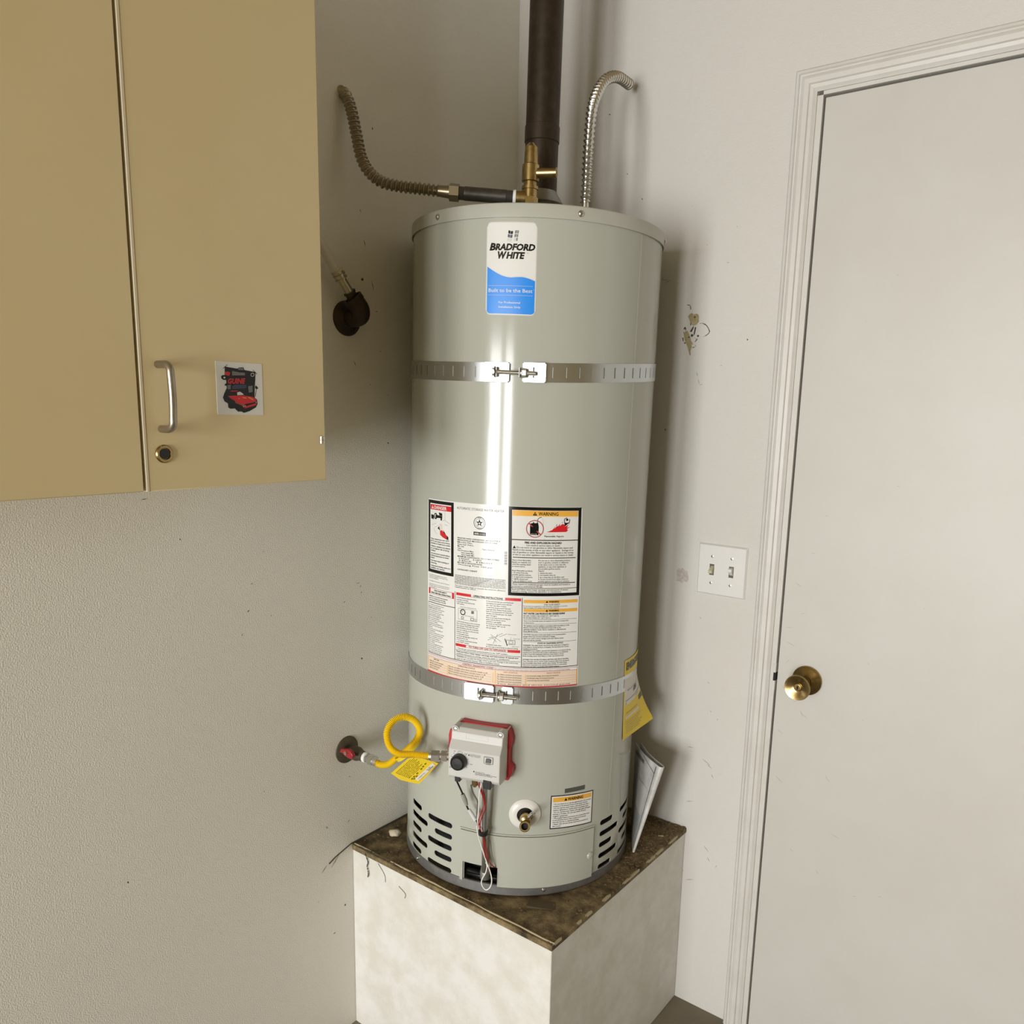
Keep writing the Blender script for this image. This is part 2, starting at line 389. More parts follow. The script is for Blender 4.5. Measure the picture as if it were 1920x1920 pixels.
# ---- door, casing, jamb
door = struct('door_1', MB().box((.7466, .0015, FZ+.012), (1.512, .040, 1.575)), M['door'], 'flat cream slab door with a brass knob, right of the switches', 'door', bevel=.0015)
kx, kz = .811, .428
rose = MB().lathe([(0,-.003),(.0305,-.003),(.0318,0),(.031,.003),(.026,.0065),(.017,.010),(.0135,.013),(0,.013)], (kx, 0, kz), (0,-1,0), 40)
obj('knob_rose', rose, M['oldbrass'], door, label='round worn brass rose')
kn = MB().lathe([(0,.012),(.0125,.012),(.0115,.020),(.012,.028),(.0165,.038),(.0225,.048),(.0262,.056),(.0268,.060),(.0255,.0625),(.021,.0615),(.014,.0585),(.0085,.0570),(.0075,.0590),(.0065,.0592),(0,.0585)], (kx, 0, kz), (0,-1,0), 40)
knob = obj('door_knob', kn, M['oldbrass'], door, label='worn brass flared door knob')
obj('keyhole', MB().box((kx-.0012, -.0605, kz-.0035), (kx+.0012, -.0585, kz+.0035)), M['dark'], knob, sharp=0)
prof = [(0,0),(0,.0105),(.003,.0140),(.0075,.0145),(.0095,.0115),(.0125,.0115),(.0145,.0155),(.020,.0175),(.0285,.0165),(.0305,.0135),(.0365,.0120),(.0400,.0095),(.0430,.0080),(.0430,0)]
def casing(mb, x0, s=1):
    n = len(prof); P = []
    for z in (FZ, DZ1+.04): P += [(x0+s*u, -d, z + ((.043-u) if z > 0 else 0) - .04 if z > 0 else z) for u, d in prof]
    mb.add(P, [tuple(range(n)), tuple(range(2*n-1, n-1, -1))] + [(i, i+n, (i+1)%n+n, (i+1)%n) for i in range(n)])
tr = MB(); casing(tr, .6900)
struct('trim_1', tr, M['trim'], 'moulded cream door casing upright between switches and door', 'trim', sharp=20)
th_ = MB(); n = len(prof); P = []
for i, x in enumerate((.6900, DX1+.043)):
    P += [((x+u if i == 0 else x-u), -d, DZ1+.043-u) for u, d in prof]
th_.add(P, [tuple(range(n)), tuple(range(2*n-1, n-1, -1))] + [(i, i+n, (i+1)%n+n, (i+1)%n) for i in range(n)])
struct('trim_2', th_, M['trim'], 'moulded cream casing across the head of the door', 'trim', sharp=20)
tr = MB(); casing(tr, DX1+.043, -1)
struct('trim_3', tr, M['trim'], 'moulded cream door casing upright on the hinge side of the door', 'trim', sharp=20)
jb = MB().box((.7330, -.0045, FZ), (.7440, .12, 1.5785)).box((.7440, .046, FZ), (.7600, .12, 1.5785)).box((.7440, -.0045, 1.5785), (1.516, .12, DZ1)).box((1.516, -.0045, FZ), (1.524, .12, 1.585))
jamb = struct('trim_4', jb, M['trim'], 'narrow painted door jamb beside the dark door gap', 'trim')
obj('strike_plate', MB().box((.7385, -.0056, .392), (.7448, .02, .452)), M['trim'], jamb, bevel=.0008, label='painted-over strike plate')
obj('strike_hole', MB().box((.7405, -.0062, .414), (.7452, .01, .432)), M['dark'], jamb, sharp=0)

# ---- torn plaster, plugs and scuffs on the right wall: pieces with their own relief
def wr_fn(x, z, d): return Vector((x, -d, z))
def zpt(X, Y): return (.4997 + (X-640)/16*.00105 + (Y-960)/16*.00002, 1.1547 - (Y-960)/16*.00104 - (X-640)/16*.00016)   # detail sketch -> wall metres
def wpiece(name, pts, d, m_, label=None): obj(name, MB().prism([zpt(*q) for q in pts], wr_fn, -.001, d), M[m_], wall_right, label=label)
wpiece('torn_paper_patch', [(430,520),(500,440),(560,400),(640,440),(740,400),(800,430),(830,500),(815,570),(830,640),(760,740),(640,800),(560,760),(480,620)], .0011, 'plaster', 'tan patch of torn drywall paper')
wpiece('torn_paper_patch', [(300,1120),(360,1040),(420,980),(470,1060),(520,1160),(560,1240),(600,1300),(640,1420),(590,1560),(560,1640),(580,1760),(550,1780),(520,1700),(440,1480),(380,1380),(330,1290)], .0009, 'plaster', 'tan patch of torn drywall paper')
for pts, d in (([(850,730),(960,690),(1100,740),(1190,830),(1230,930),(1180,1000),(1040,1110),(900,1120),(820,980)], .0032), ([(560,1190),(700,1180),(780,1230),(720,1310),(600,1330)], .0026), ([(610,1420),(740,1410),(750,1470),(640,1500)], .0024), ([(295,1010),(330,930),(370,1000),(330,1090)], .0026)):
    wpiece('peeling_paint_flake', pts, d, 'wall_r')
rim = MB()
for pth in ([(840,735),(890,705),(970,680),(1060,710),(1130,755),(1190,830),(1235,920),(1190,1000),(1090,1070)], [(640,1510),(700,1490),(755,1430)], [(720,1310),(780,1240),(800,1190)], [(380,160),(450,155),(490,190),(515,290)], [(530,700),(545,800)]):
    P_ = [Vector((zpt(*q)[0], -.0006, zpt(*q)[1])) for q in pth]; rim.tube(P_, [.0003+.0006*abs(math.sin(k*1.3+.6)) for k in range(len(P_))], 5)
obj('cracked_edge', rim, M['web'], wall_right, kind='stuff', label='dark broken edges of the paint flakes')
for X, Y, r_ in ((680,520,.0022),(600,1120,.0030),(820,1110,.0022),(870,930,.0015),(500,1190,.0016),(350,1400,.0016)):
    c = zpt(X, Y); obj('plaster_hole', MB().lathe([(0,.0005),(r_,.0005),(r_*.9,.0013),(0,.0013)], (c[0],0,c[1]), (0,-1,0), 10), M['web'], wall_right)
for pts, d in (([(520,1010),(640,810),(650,870),(580,1010)], .0012), ([(660,1120),(700,840),(740,840),(700,1060)], .0013), ([(285,920),(340,870),(375,920),(360,1040),(300,1110),(280,1050)], .0007), ([(250,1240),(285,1230),(300,1370),(270,1330)], .0007)):
    wpiece('gouge', pts, d, 'web')
bl = MB().prism([(.493,.622),(.4985,.6275),(.503,.6255),(.508,.6290),(.5145,.6235),(.5205,.6235),(.5225,.6150),(.5245,.6055),(.5215,.5975),(.5145,.5985),(.5085,.5935),(.5020,.5965),(.4945,.5975),(.4955,.6075)], wr_fn, -.001, .0003)
obj('stain_patch', bl, mat('faded_brown_stain', (.585,.56,.525), .8, vary=.35, vscale=120, col2=(.40,.34,.29)), wall_right, label='faded brown stain near the switches')
def scuff(mb, x, z, L_, a, w=.0007):
    dx, dz = math.cos(a)*L_/2, math.sin(a)*L_/2; nx, nz = -math.sin(a)*w/2, math.cos(a)*w/2
    mb.prism([(x-dx+nx*.3, z-dz+nz*.3), (x+nx, z+nz), (x+dx, z+dz), (x-nx, z-nz)], wr_fn, -.0005, .0004)
sm = MB()
for x, z, L_, a in [(.425,1.2655,.018,-.1),(.432,1.262,.014,.4),(.418,1.268,.010,1.2),(.4905,1.205,.008,-1.1),(.5150,1.062,.010,1.9),(.520,1.046,.012,-1.2),(.526,1.040,.007,.6),(.5060,.620,.003,.5),(.5020,.6085,.003,.4),(.510,.605,.003,1),
                    (.560,.520,.006,-.5),(.590,.372,.006,-.5),(.598,.180,.022,2.7),(.606,.172,.014,-.6),(.555,.205,.016,.1),(.600,.305,.005,-.6),(.618,.290,.006,1.5),(.615,.150,.010,2.2),(.612,-.035,.016,2.4),(.562,.070,.02,.35),
                    (.55,-.11,.02,-.5),(.575,-.13,.025,.4),(.62,-.06,.012,2.2),(.640,-.07,.01,1.2),(.57,1.08,.005,.3),(.57,1.29,.006,.3),(.585,1.36,.003,0),(.52,1.33,.003,0)]: scuff(sm, x, z, L_, a)
obj('wall_scuff', sm, M['web'], wall_right, sharp=0, kind='stuff', label='thin dark scuffs and dust threads')
sd = MB()
for x, z, L_, a in [(.789,.375,.010,.5),(.806,.352,.016,2.0),(.812,.349,.013,2.6),(.770,.50,.02,2.8),(.763,.535,.02,.2),(.79,.57,.012,.3),(.775,.63,.016,2.7),(.766,.46,.018,.9),(.763,.40,.012,-.7),(.87,.225,.012,-1.1),(.875,.22,.006,-1.1),(.80,.70,.010,.2),
                    (.763,.30,.014,2.6),(.77,.19,.02,2.5),(.81,.035,.008,-.6),(.87,.005,.010,-.9),(.93,.37,.004,0),(.82,.78,.01,.1),(.95,.85,.006,-.4),(.86,1.16,.004,.5),(.91,1.24,.004,.8),(1.02,.62,.004,.4),(.93,.49,.006,2.5),(1.0,.0,.008,.4),(.95,-.02,.006,.2),(.90,.10,.02,-.2)]: scuff(sd, x, z, L_, a, .0010)
sd.v = [(x, y+.0015, z) for x, y, z in sd.v]
obj('door_scuff', sd, mat('grey_scuff', (.40,.375,.33), .7), door, sharp=0, kind='stuff', label='faint grey scuffs near the knob')
sl = MB()
def scuffl(y, z, L_, a, w=.0012):
    dy, dz = math.cos(a)*L_/2, math.sin(a)*L_/2; ny, nz = -math.sin(a)*w/2, math.cos(a)*w/2
    sl.prism([(y-dy, z-dz), (y+ny, z+nz), (y+dy, z+dz), (y-ny, z-nz)], lambda u, v, d: Vector((d, u, v)), -.0005, .0004)
for y, z, L_, a in [(-.560,.565,.006,.4),(-.520,.600,.005,.2),(-.515,.592,.004,1),(-.513,.578,.004,1),(-.525,.600,.003,0),(-.78,.64,.005,.2),(-.74,.57,.003,0),(-.805,.545,.004,1.3),(-.975,.815,.012,.1),(-.60,-.02,.03,.75),(-.63,-.025,.018,.75),(-.53,-.02,.01,.6),
                    (-.50,1.36,.006,-1.2),(-.49,1.30,.014,-1.2),(-.47,1.22,.020,-1.3),(-.46,1.17,.008,.4),(-.52,1.06,.012,-1),(-.45,1.09,.006,.3),(-.48,1.02,.004,.2),(-.43,1.00,.004,.2),(-.555,.165,.006,-.6),(-.56,.06,.006,.6),(-.62,.07,.008,2.2)]: scuffl(y, z, L_, a)
obj('wall_scuff', sl, M['web'], wall_left, sharp=0, kind='stuff', label='small dark nicks in the wall paint')
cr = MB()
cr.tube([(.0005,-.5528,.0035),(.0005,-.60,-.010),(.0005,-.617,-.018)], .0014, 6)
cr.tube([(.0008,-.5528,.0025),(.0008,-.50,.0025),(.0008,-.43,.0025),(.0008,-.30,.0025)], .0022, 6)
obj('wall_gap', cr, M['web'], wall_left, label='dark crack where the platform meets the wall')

# ================================================================== PLATFORM
PA, PB = .5528, .5593
plat = thing('heater_platform', 'white painted corner platform with dirty brown top under the water heater', 'platform', (PB/2, -PA/2, FZ))
obj('platform_body', MB().box((0.0005, -PA+.003, FZ), (PB-.003, -.0005, -.012)), M['platw'], plat, bevel=.002)
obj('platform_top', MB().box((0.0005, -PA, -.012), (PB, -.0005, 0)), M['ptop'], plat, bevel=.0015, label='dirty brown top board')
eb = MB()
pts = [Vector((.002+i*.0279, -PA+.007+random.uniform(-.0012,.0012), .0008)) for i in range(21)]
eb.tube(pts, [random.uniform(.0008,.0024) for _ in pts], 6)
obj('caulk_bead', eb, M['cream'], plat, label='broken cream caulk line along the front edge')
rq = random.Random(3)
for i in range(9):
    y0 = -PA+.03+i*.058+rq.uniform(-.02,.02); w_ = rq.uniform(.0007,.0022); l_ = rq.uniform(.006,.024)
    c_ = MB().prism([(PB-w_*1.6, y0-l_), (PB-w_*.4, y0-l_*1.3), (PB+.0004, y0-l_*.5), (PB+.0004, y0+l_*.9), (PB-w_*.7, y0+l_), (PB-w_*2, y0+l_*.3)], lambda x, y, d: Vector((x, y, d)), -.004, .0009)
    obj('chipped_edge', c_, M['cream'], plat)
for pth in ([(.045,-PA-.0006,-.004),(.055,-PA-.0006,-.022),(.052,-PA-.0006,-.034),(.056,-PA-.0006,-.048),(.054,-PA-.0006,-.060)], [(.085,-PA+.0025,-.016),(.105,-PA+.0025,-.035),(.108,-PA+.0025,-.052)], [(.150,-PA+.0025,-.045),(.170,-PA+.0025,-.055),(.168,-PA+.0025,-.066)],
            [(.055,-PA+.004,.0012),(.075,-PA+.014,.0012),(.09,-PA+.034,.0012)], [(.02,-PA+.004,.001),(.07,-PA+.0035,.001),(.12,-PA+.006,.001)]):
    sp_ = spline(pth, 5); thin = len(pth) == 3 and pth[0][2] < 0
    obj('crack', MB().tube(sp_, [.0003+(.0003 if thin else .0013*abs(math.sin(i*1.7))) for i in range(len(sp_))], 5), M['web'], plat)

# loose dirt on the platform: nobody could count it
db = MB()
for i in range(2600):
    if random.random() < .62: x, y = random.uniform(.40, PB-.005), random.uniform(-.30, -.004)
    else: x, y = random.uniform(.005, PB), random.uniform(-PA+.004, -.005)
    if (x-.258)**2+(y+.2766)**2 < .262**2: continue
    s = random.uniform(.0005, .0019)*(1.4 if random.random() < .1 else 1); a = random.uniform(0, PI)
    db.obox((x, y, s*.4), (s*math.cos(a)*1.5, s*math.sin(a)*1.5, 0), (-s*math.sin(a), s*math.cos(a), 0), (0, 0, s*.5))
solo('loose_dirt', db, M['chip'], (.45, -.15, 0), 'scattered brown grit and crumbs on the platform top', 'dirt', sharp=0, kind='stuff')
# paint chips, pale
for x, y, lb in ((.455,-.055,'pale paint chip in the dirt close behind the manual'), (.530,-.075,'pale paint chip in the dirt at the platform corner nearest the door')):
    a = random.uniform(0, PI); c_ = MB().obox((x, y, .0016), (.006*math.cos(a), .006*math.sin(a), .0006), (-.0022*math.sin(a), .0022*math.cos(a), 0), (0,0,.0006))
    solo('paint_chip', c_, M['cream'], (x, y, 0), lb, 'debris', sharp=0, group='paint chips on the platform')
# stone
st = MB(); seg, rg = 14, 8; P = []; F = []
for j in range(rg+1):
    t = PI*j/rg
    for k in range(seg):
        a = 2*PI*k/seg; n_ = 1+.12*math.sin(3*a+1.2*j)+.08*math.cos(5*a-j)
        P.append((.0486+.0155*n_*math.sin(t)*math.cos(a)+.003*math.cos(t), -.4665+.0115*n_*math.sin(t)*math.sin(a), .0078+.0082*math.cos(t)*(1+.1*math.sin(2*a))))
for j in range(rg):
    for k in range(seg): a = j*seg+k; b = j*seg+(k+1)%seg; F.append((a, b, b+seg, a+seg))
st.add(P, F)
solo('stone', st, M['stone'], (.0486, -.4665, 0), 'small pale stone on the platform by the textured wall', 'stone', sharp=60)
sh = MB().add([(.452,-.492,.0005),(.500,-.462,.0005),(.486,-.440,.0005),(.442,-.468,.0005),(.452,-.492,.006),(.500,-.462,.001),(.486,-.440,.001),(.442,-.468,.0055)], [(0,3,2,1),(4,5,6,7),(0,1,5,4),(1,2,6,5),(2,3,7,6),(3,0,4,7)])
solo('wood_shim', sh, M['wood'], (.47, -.466, 0), 'dark wooden shim wedge in front of the heater base', 'shim', sharp=0)

# ================================================================== WATER HEATER
wh = thing('water_heater', 'tall grey cylindrical gas water heater with labels, in the garage corner', 'water heater', (0, 0, 0), TF)
# slots: (phi0, phi1, z) and the burner opening
SL = []
for i in range(5):
    z = .1265-.0252*i; lg = (i % 2 == 0)
    SL.append((-47.7 if lg else -42.6, -31.5, z)); SL.append((-64, -53.4 if lg else -48.0, z+.0025))
    SL.append((43.3, 53.5 if lg else 59.2, z)); SL.append((61 if lg else 66, 77, z-.0005))
SH = .0058
def slot_poly(p0, p1, z):
    k = SH/R*180/PI; P = []
    for i in range(7): a = PI/2+PI*i/6; P.append((p0+k+k*math.cos(a), z+SH*math.sin(a)))
    for q in range(1, 4): P.append((p0+k+(p1-p0-2*k)*q/4, z-SH))
    for i in range(7): a = -PI/2+PI*i/6; P.append((p1-k+k*math.cos(a), z+SH*math.sin(a)))
    for q in range(3, 0, -1): P.append((p0+k+(p1-p0-2*k)*q/4, z+SH))
    return P
holes = [slot_poly(*s) for s in SL] + [[(-24.5,.021),(-20,.021),(-16,.021),(-12,.021),(-7.5,.021),(-7.5,.058),(-12,.058),(-16,.058),(-20,.058),(-24.5,.058)]]
def inside(p, poly):
    x, y = p; c = False; n = len(poly); j = n-1
    for i in range(n):
        xi, yi = poly[i]; xj, yj = poly[j]
        if (yi > y) != (yj > y) and x < (xj-xi)*(y-yi)/(yj-yi)+xi: c = not c
        j = i
    return c
ZS = 250.0                                  # scale z so that triangles come out even
V2, E2 = [], []
for h in holes:
    o0 = len(V2); V2 += [Vector((x, z*ZS)) for x, z in h]; E2 += [(o0+i, o0+(i+1) % len(h)) for i in range(len(h))]
nb = len(V2); Z0, Z1 = .018, .150
for i in range(121):
    ph = -180+3*i
    for j in range(9):
        z = Z0+(Z1-Z0)*j/8
        if 0 < j < 8 and any(min((x-ph)**2+((zz-z)*ZS)**2 for x, zz in h) < 1.2 or inside((ph, z), h) for h in holes): continue
        V2.append(Vector((ph, z*ZS)))
cv, ce, cf, _, _, _ = delaunay_2d_cdt(V2, E2, [], 0, 1e-5)
jk = MB(TF); P = [cyl(v.x, v.y/ZS) for v in cv]; F = []
for t in cf:
    c = (sum(cv[i].x for i in t)/3, sum(cv[i].y for i in t)/3/ZS)
    if not any(inside(c, h) for h in holes): F.append(tuple(t))
jk.add(P, F)
for h in holes:                             # turned-in slot edges
    n = len(h); jk.add([cyl(x, z) for x, z in h]+[cyl(x, z, R-.0014) for x, z in h], [(i, (i+1)%n, (i+1)%n+n, i+n) for i in range(n)])
ns = 144; zs_ = [.150+(1.303-.150)*i/10 for i in range(11)]
P = [cyl(-180+360*k/ns, z) for z in zs_ for k in range(ns)]
jk.add(P, [(j*ns+k, j*ns+(k+1)%ns, (j+1)*ns+(k+1)%ns, (j+1)*ns+k) for j in range(10) for k in range(ns)])
jacket = obj('jacket', jk, M['tank'], wh, sharp=40, label='smooth grey steel jacket')
sm_ = MB(TF)                                # lap seam
grid_plate(sm_, [49.2, 49.8, 50.4], [.15+.05*i for i in range(24)], lambda i, j: True, lambda u, v, d: cyl(u, v, R+d), -.0006, .0002)
obj('jacket_seam', sm_, M['tank'], wh, sharp=50)
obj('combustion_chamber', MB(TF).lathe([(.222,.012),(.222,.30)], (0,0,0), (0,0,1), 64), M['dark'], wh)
obj('burner_shelf', MB(TF).add([cyl(p, z, r_) for p in range(-28, 41, 4) for z, r_ in ((.030,.232),(.034,.252))], [(2*i, 2*i+1, 2*i+3, 2*i+2) for i in range(17)]), M['alum'], wh, fix=False)
obj('burner_tube', MB(TF).tube([cyl(-30,.030,.236), cyl(-16,.028,.240), cyl(0,.026,.236)], .008, 12), M['blacksteel'], wh)
obj('base_ring', MB(TF).lathe([(.245,0),(R+.0012,0),(R+.0012,.0205),(R-.0005,.0215),(R-.002,.0215),(.245,.018)], (0,0,0), (0,0,1), 144, closed=True), M['galv'], wh, label='dull galvanised base ring')
lidp = [(0,1.331),(.12,1.330),(.22,1.328),(.2535,1.3262),(.2562,1.3245),(.2570,1.3220),(.2570,1.3015),(.2550,1.3015),(.2530,1.310),(0,1.310)]
obj('lid', MB(TF).lathe(lidp, (0,0,0), (0,0,1), 144), M['lid'], wh, sharp=25, label='grey lid with overlapping rim')
def radial_screw(name, phi, z, r0, rs=.0045, m_='bolt'):
    c = cyl(phi, z, r0); ax = cyl(phi, 0, 1.0)
    s = MB(TF).lathe([(0,-.001),(rs*1.25,-.001),(rs*1.25,.0008),(rs,.0012),(rs*.92,.0026),(rs*.6,.0036),(0,.0036)], c, ax, 16)
    T_ = Vector((ax.y, -ax.x, 0)); return obj(name, s, M[m_], wh)
for p in (-46.2, 16.5, 79, -110, 140): radial_screw('lid_screw', p, 1.313, .257)
for p in (13.5, -56): radial_screw('base_screw', p, .0105, R+.001, .0032)

# access cover with its notch
cp = [-26.4,-24.9]+[-24.9+(-8.1+24.9)*i/6 for i in range(1,7)]+[-8.1+(38.4+8.1)*i/16 for i in range(1,17)]
cz = [.0185,.030,.045,.0605,.085,.110,.1275,.1295]
cov = MB(TF); grid_plate(cov, cp, cz, lambda i, j: not (1 <= i < 7 and j < 3) , lambda u, v, d: cyl(u, v-(.0000 if u < 0 else .00007*u), R+d), .0003, .0038)
cover = obj('access_cover', cov, M['tank'], wh, sharp=40, label='curved grey access cover with an open corner')
lip = MB(TF); grid_plate(lip, [-27+66*i/22 for i in range(23)], [.1305,.1335], lambda i, j: True, lambda u, v, d: cyl(u, v-(.0000 if u < 0 else .00007*u), R+d), .0, .0022)
obj('cover_rail', lip, M['tank'], wh, sharp=40)
db_ = MB(TF); c = cyl(36.6,.066,R+.0042); db_.lathe([(0,0),(.008,0),(.0065,.0022),(.003,.0034),(0,.0036)], c, cyl(36.6,0,1), 16)
obj('pull_dimple', db_, M['tank'], cover)

# drain valve
dphi, dz = 3.4, .1788; dn = cyl(dphi,0,1.0); dc = cyl(dphi, dz, R)
dv = obj('drain_escutcheon', MB(TF).lathe([(.0155,-.001),(.032,-.001),(.0318,.0006),(.028,.0040),(.021,.0066),(.0165,.0058),(.0155,.003)], dc, dn, 48, closed=True), M['white'], wh, label='white plastic ring round the drain valve')
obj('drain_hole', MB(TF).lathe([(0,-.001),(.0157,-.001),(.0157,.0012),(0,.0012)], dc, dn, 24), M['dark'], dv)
drain = obj('drain_valve', MB(TF).lathe([(0,0),(.0085,0),(.0085,.012),(.0105,.014),(.0112,.020),(.0098,.027),(.006,.030),(0,.0305)], dc, dn, 20), M['brass'], wh, label='brass drain valve')
sp0 = dc+dn*.022; spd = (dn*.62+Vector((0,0,-.78))).normalized()
spd = Vector((-.05,-.90,.44)).normalized()
obj('spout', MB(TF).lathe([(.0055,-.002),(.0088,0),(.0092,.012),(.0105,.0125),(.0105,.0235),(.0092,.0245),(.0070,.0245),(.0066,.0160),(.0,.0150)], sp0+Vector((0,.004,-.0160)), spd, 24), M['brass'], drain)
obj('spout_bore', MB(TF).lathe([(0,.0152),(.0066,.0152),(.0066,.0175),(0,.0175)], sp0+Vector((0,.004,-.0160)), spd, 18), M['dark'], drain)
obj('spout_neck', MB(TF).tube([sp0, sp0+Vector((0,.003,-.010)), sp0+Vector((0,.004,-.0160))+spd*.004], .0078, 16), M['brass'], drain)
sd_ = (Vector((.60,-.25,.72))).normalized()
obj('stem', MB(TF).tube([sp0+sd_*.004, sp0+sd_*.022], .0042, 12).tube([sp0+sd_*.020, sp0+sd_*.029], .0028, 10), M['chrome'], drain)
obj('badge', grid_plate(MB(TF), [21.6+10.4*i/4 for i in range(5)], [.2178,.2268], lambda i, j: True, lambda u, v, d: cyl(u, v, R+d), -.0002, .0012), mat('dark_grey_badge', (.075,.08,.07), .5, bump=.5, bscale=600), wh, bevel=.0005, label='small dark grey embossed badge')

# ---------------------------------------------------------------- labels on the jacket
def cyl_sheet(u0, z0, ax, ay, w, h, frame=TF, da=4.):       # mm sheet: centre (u0, z0), edge vectors ax, ay
    def fn(a, b, layer):
        u = u0+(a/w-.5)*ax[0]+(b/h-.5)*ay[0]; z = z0+(a/w-.5)*ax[1]+(b/h-.5)*ay[1]
        return cyl(u/1000/R*180/PI, z/1000, R+.0003+.00022*layer)
    return Sheet(fn, frame, da)
def rrect(w, h, r_):
    top = lambda a: r_-math.sqrt(max(0, r_*r_-(r_-a)**2)) if a < r_ else (r_-math.sqrt(max(0, r_*r_-(a-w+r_)**2)) if a > w-r_ else 0)
    return top, (lambda a: h-top(a))
def paper_part(name, S, w, h, r_, m_, label):
    t, b = rrect(w, h, r_); S.strip('_p', 0, w, t, b, 0, n=max(24, int(w/4))); mb = S.mb.pop('_p')
    return obj(name, mb, M[m_], wh, sharp=60, fix=False, label=label)

# brand sticker
W_, H_ = 92., 158.
S = cyl_sheet(-47.0, 1215.4, (W_, -1.0), (1.6, -H_), W_, H_, da=3.)
brand = paper_part('brand_sticker', S, W_, H_, 9, 'paperd', 'white and blue maker sticker near the top of the heater')
t, b = rrect(W_-3.4, H_-3.4, 7.5)
S.strip('paper', 1.7, W_-1.7, lambda a: 1.7+t(a-1.7), lambda a: 1.7+b(a-1.7), 1, n=40)
def wave(a):
    x = (a-1.7)/(W_-3.4); return 75+ (18.5*math.sin(min(1, x/.52)*PI/2) if x < .52 else 18.5-1.2*math.sin((x-.52)/.2*PI/2) if x < .72 else 17.3+6.5*((x-.72)/.28)**1.6)
S.strip('pinkw', 1.7, W_-1.7, lambda a: wave(a)-1.6, lambda a: wave(a)+.3, 1.6, n=48)
S.strip('inkb', 2.4, W_-2.4, wave, lambda a: 1.0+b(a-1.7), 2, n=60)
S.text('ink', 'B', 6, 47.5, 11.3, w=11.6, bold=.048, shear=.22, layer=2); S.text('ink', 'RADFORD', 16.6, 47.3, 10.2, w=72, bold=.048, shear=.22, layer=2)
S.text('ink', 'W', 21.5, 61.5, 11.3, w=16.6, bold=.048, shear=.22, layer=2); S.text('ink', 'HITE', 37.2, 61.3, 10.2, w=33.6, bold=.048, shear=.22, layer=2)
S.text('inkg', 'TM', 73.5, 52.6, 1.4, layer=2)
S.text('paper', 'Built to be the Best', 5.5, 118.6, 6.0, w=80, bold=.006, layer=3); S.text('paper', 'TM', 86.4, 114.2, 1.2, layer=3)
S.rect('pinkw', 4.5, 107.4, 86, 107.75, 3); S.rect('pinkw', 4.5, 123.6, 86, 123.95, 3)
S.text('paper', 'For Professional', 25, 137.8, 3.4, w=39, layer=3, bold=.01); S.text('paper', 'Installation Only', 25, 145.6, 3.4, w=40, layer=3, bold=.01)
def fw(u, v): return (40.5+u*19-v*2.6, 13.0+v*18.5+1.6*math.sin(u*PI*1.6+.3)+u*2.5)       # the waving-window mark
for i in range(4):
    for j in range(3):
        u0, u1 = (0, .22, .62, .84)[i]+.015, (.22, .46, .84, 1)[i]-.015; v0, v1 = j/3+.03, (j+1)/3-.03
        S.poly(('ink','inkn','paperd')[j] if i in (0,1) else ('inkg','inkg','paperd')[(j if i == 2 else (j+1)//2)], [fw(u0,v0), fw(u1,v0), fw(u1,v1), fw(u0,v1)], 2)
S.flush(brand, {'paper': 'white_panel', 'inkb': 'blue_wave', 'ink': 'maker_name', 'inkg': 'grey_print', 'inkn': 'navy_print', 'pinkw': 'pale_print', 'paperd': 'light_grey_print'})

# rating and safety label
W_, H_ = 333., 351.7
S = cyl_sheet(-57.79, 618.8, (333., 1.85), (7.92, -351.65), W_, H_, da=4.)
main = paper_part('safety_label', S, W_, H_, 4, 'paper', 'large white rating and safety label in the middle of the heater')
K, G = 'ink', 'inkg'
S.frame(K, 2.5, 2.2, 76.3, 146, 6.2)                                        # DANGER panel
S.rect('inkr', 9.6, 10.6, 70, 20.6); S.tri('paper', 13.5, 18.8, 6.4); S.text('paper', 'DANGER', 22.5, 18.6, 6.0, w=36, bold=.03)
S.line('inkr', [(17,17.4),(17,14.6)], .8, 3)
f = lambda X, Y: (9.5+(X-190)*.148, 22.5+(Y-370)*.1085)                        # sketch -> label
def FP(k, pts, l=1): S.poly(k, [f(*q) for q in pts], l)
FP(K, [(205,445),(265,450),(270,480),(265,530),(210,520)]); S.ring(K, f(305,465), 3.0, 5.0, 1, 20, 1.25); FP(K, [(305,440),(400,445),(440,455),(430,530),(405,530),(405,490),(300,495)]); FP(K, [(370,390),(435,400),(440,450),(380,440)])
S.line(G, [f(225,635),f(320,590)], .5); S.line(G, [f(440,530),f(485,515),f(575,570)], .5); S.line(G, [f(480,590),f(540,605)], .5); S.line(G, [f(280,680),f(270,720),f(330,780)], .4); S.line(G, [f(485,380),f(490,510)], .3); S.line(G, [f(280,670),f(370,630)], .4)
for q in range(5): S.line('inkp', [f(385+q*12,590),f(390+q*12,690)], .7)
FP('inkr', [(395,720),(430,700),(520,790),(530,840),(450,830),(400,790)], 2); FP(K, [(345,680),(375,640),(400,720),(400,790),(450,830),(550,865),(550,810),(510,780),(455,690),(470,760),(430,730),(380,700)], 1)
dl = ['Water temperature over 125\u00b0F', '(52\u00b0C) can cause severe burns', 'instantly or death from scalds.', None, 'Children, disabled and elderly', 'are at highest risk of being', 'scalded.', None, 'See instruction manual before', 'setting temperature at water', 'heater.', None, 'Feel water before bathing or', 'showering.', None, 'Temperature limiting valves are', 'available, see manual.']
y = 79.5
for t_ in dl:
    if t_: S.text(K, t_, 11, y, 2.6, w=min(57, len(t_)*1.92), bold=.012); y += 4.4
    else: y += 1.3
for i, wd in enumerate((54, 56, 30, 0, 60, 0, 60, 58, 24)):
    if wd: S.text(G, 'For California installation this heater must be braced anchored strapped'[i*3:i*3+int(wd/1.35)].strip(), 6, 152+i*3.1, 1.9, w=wd)
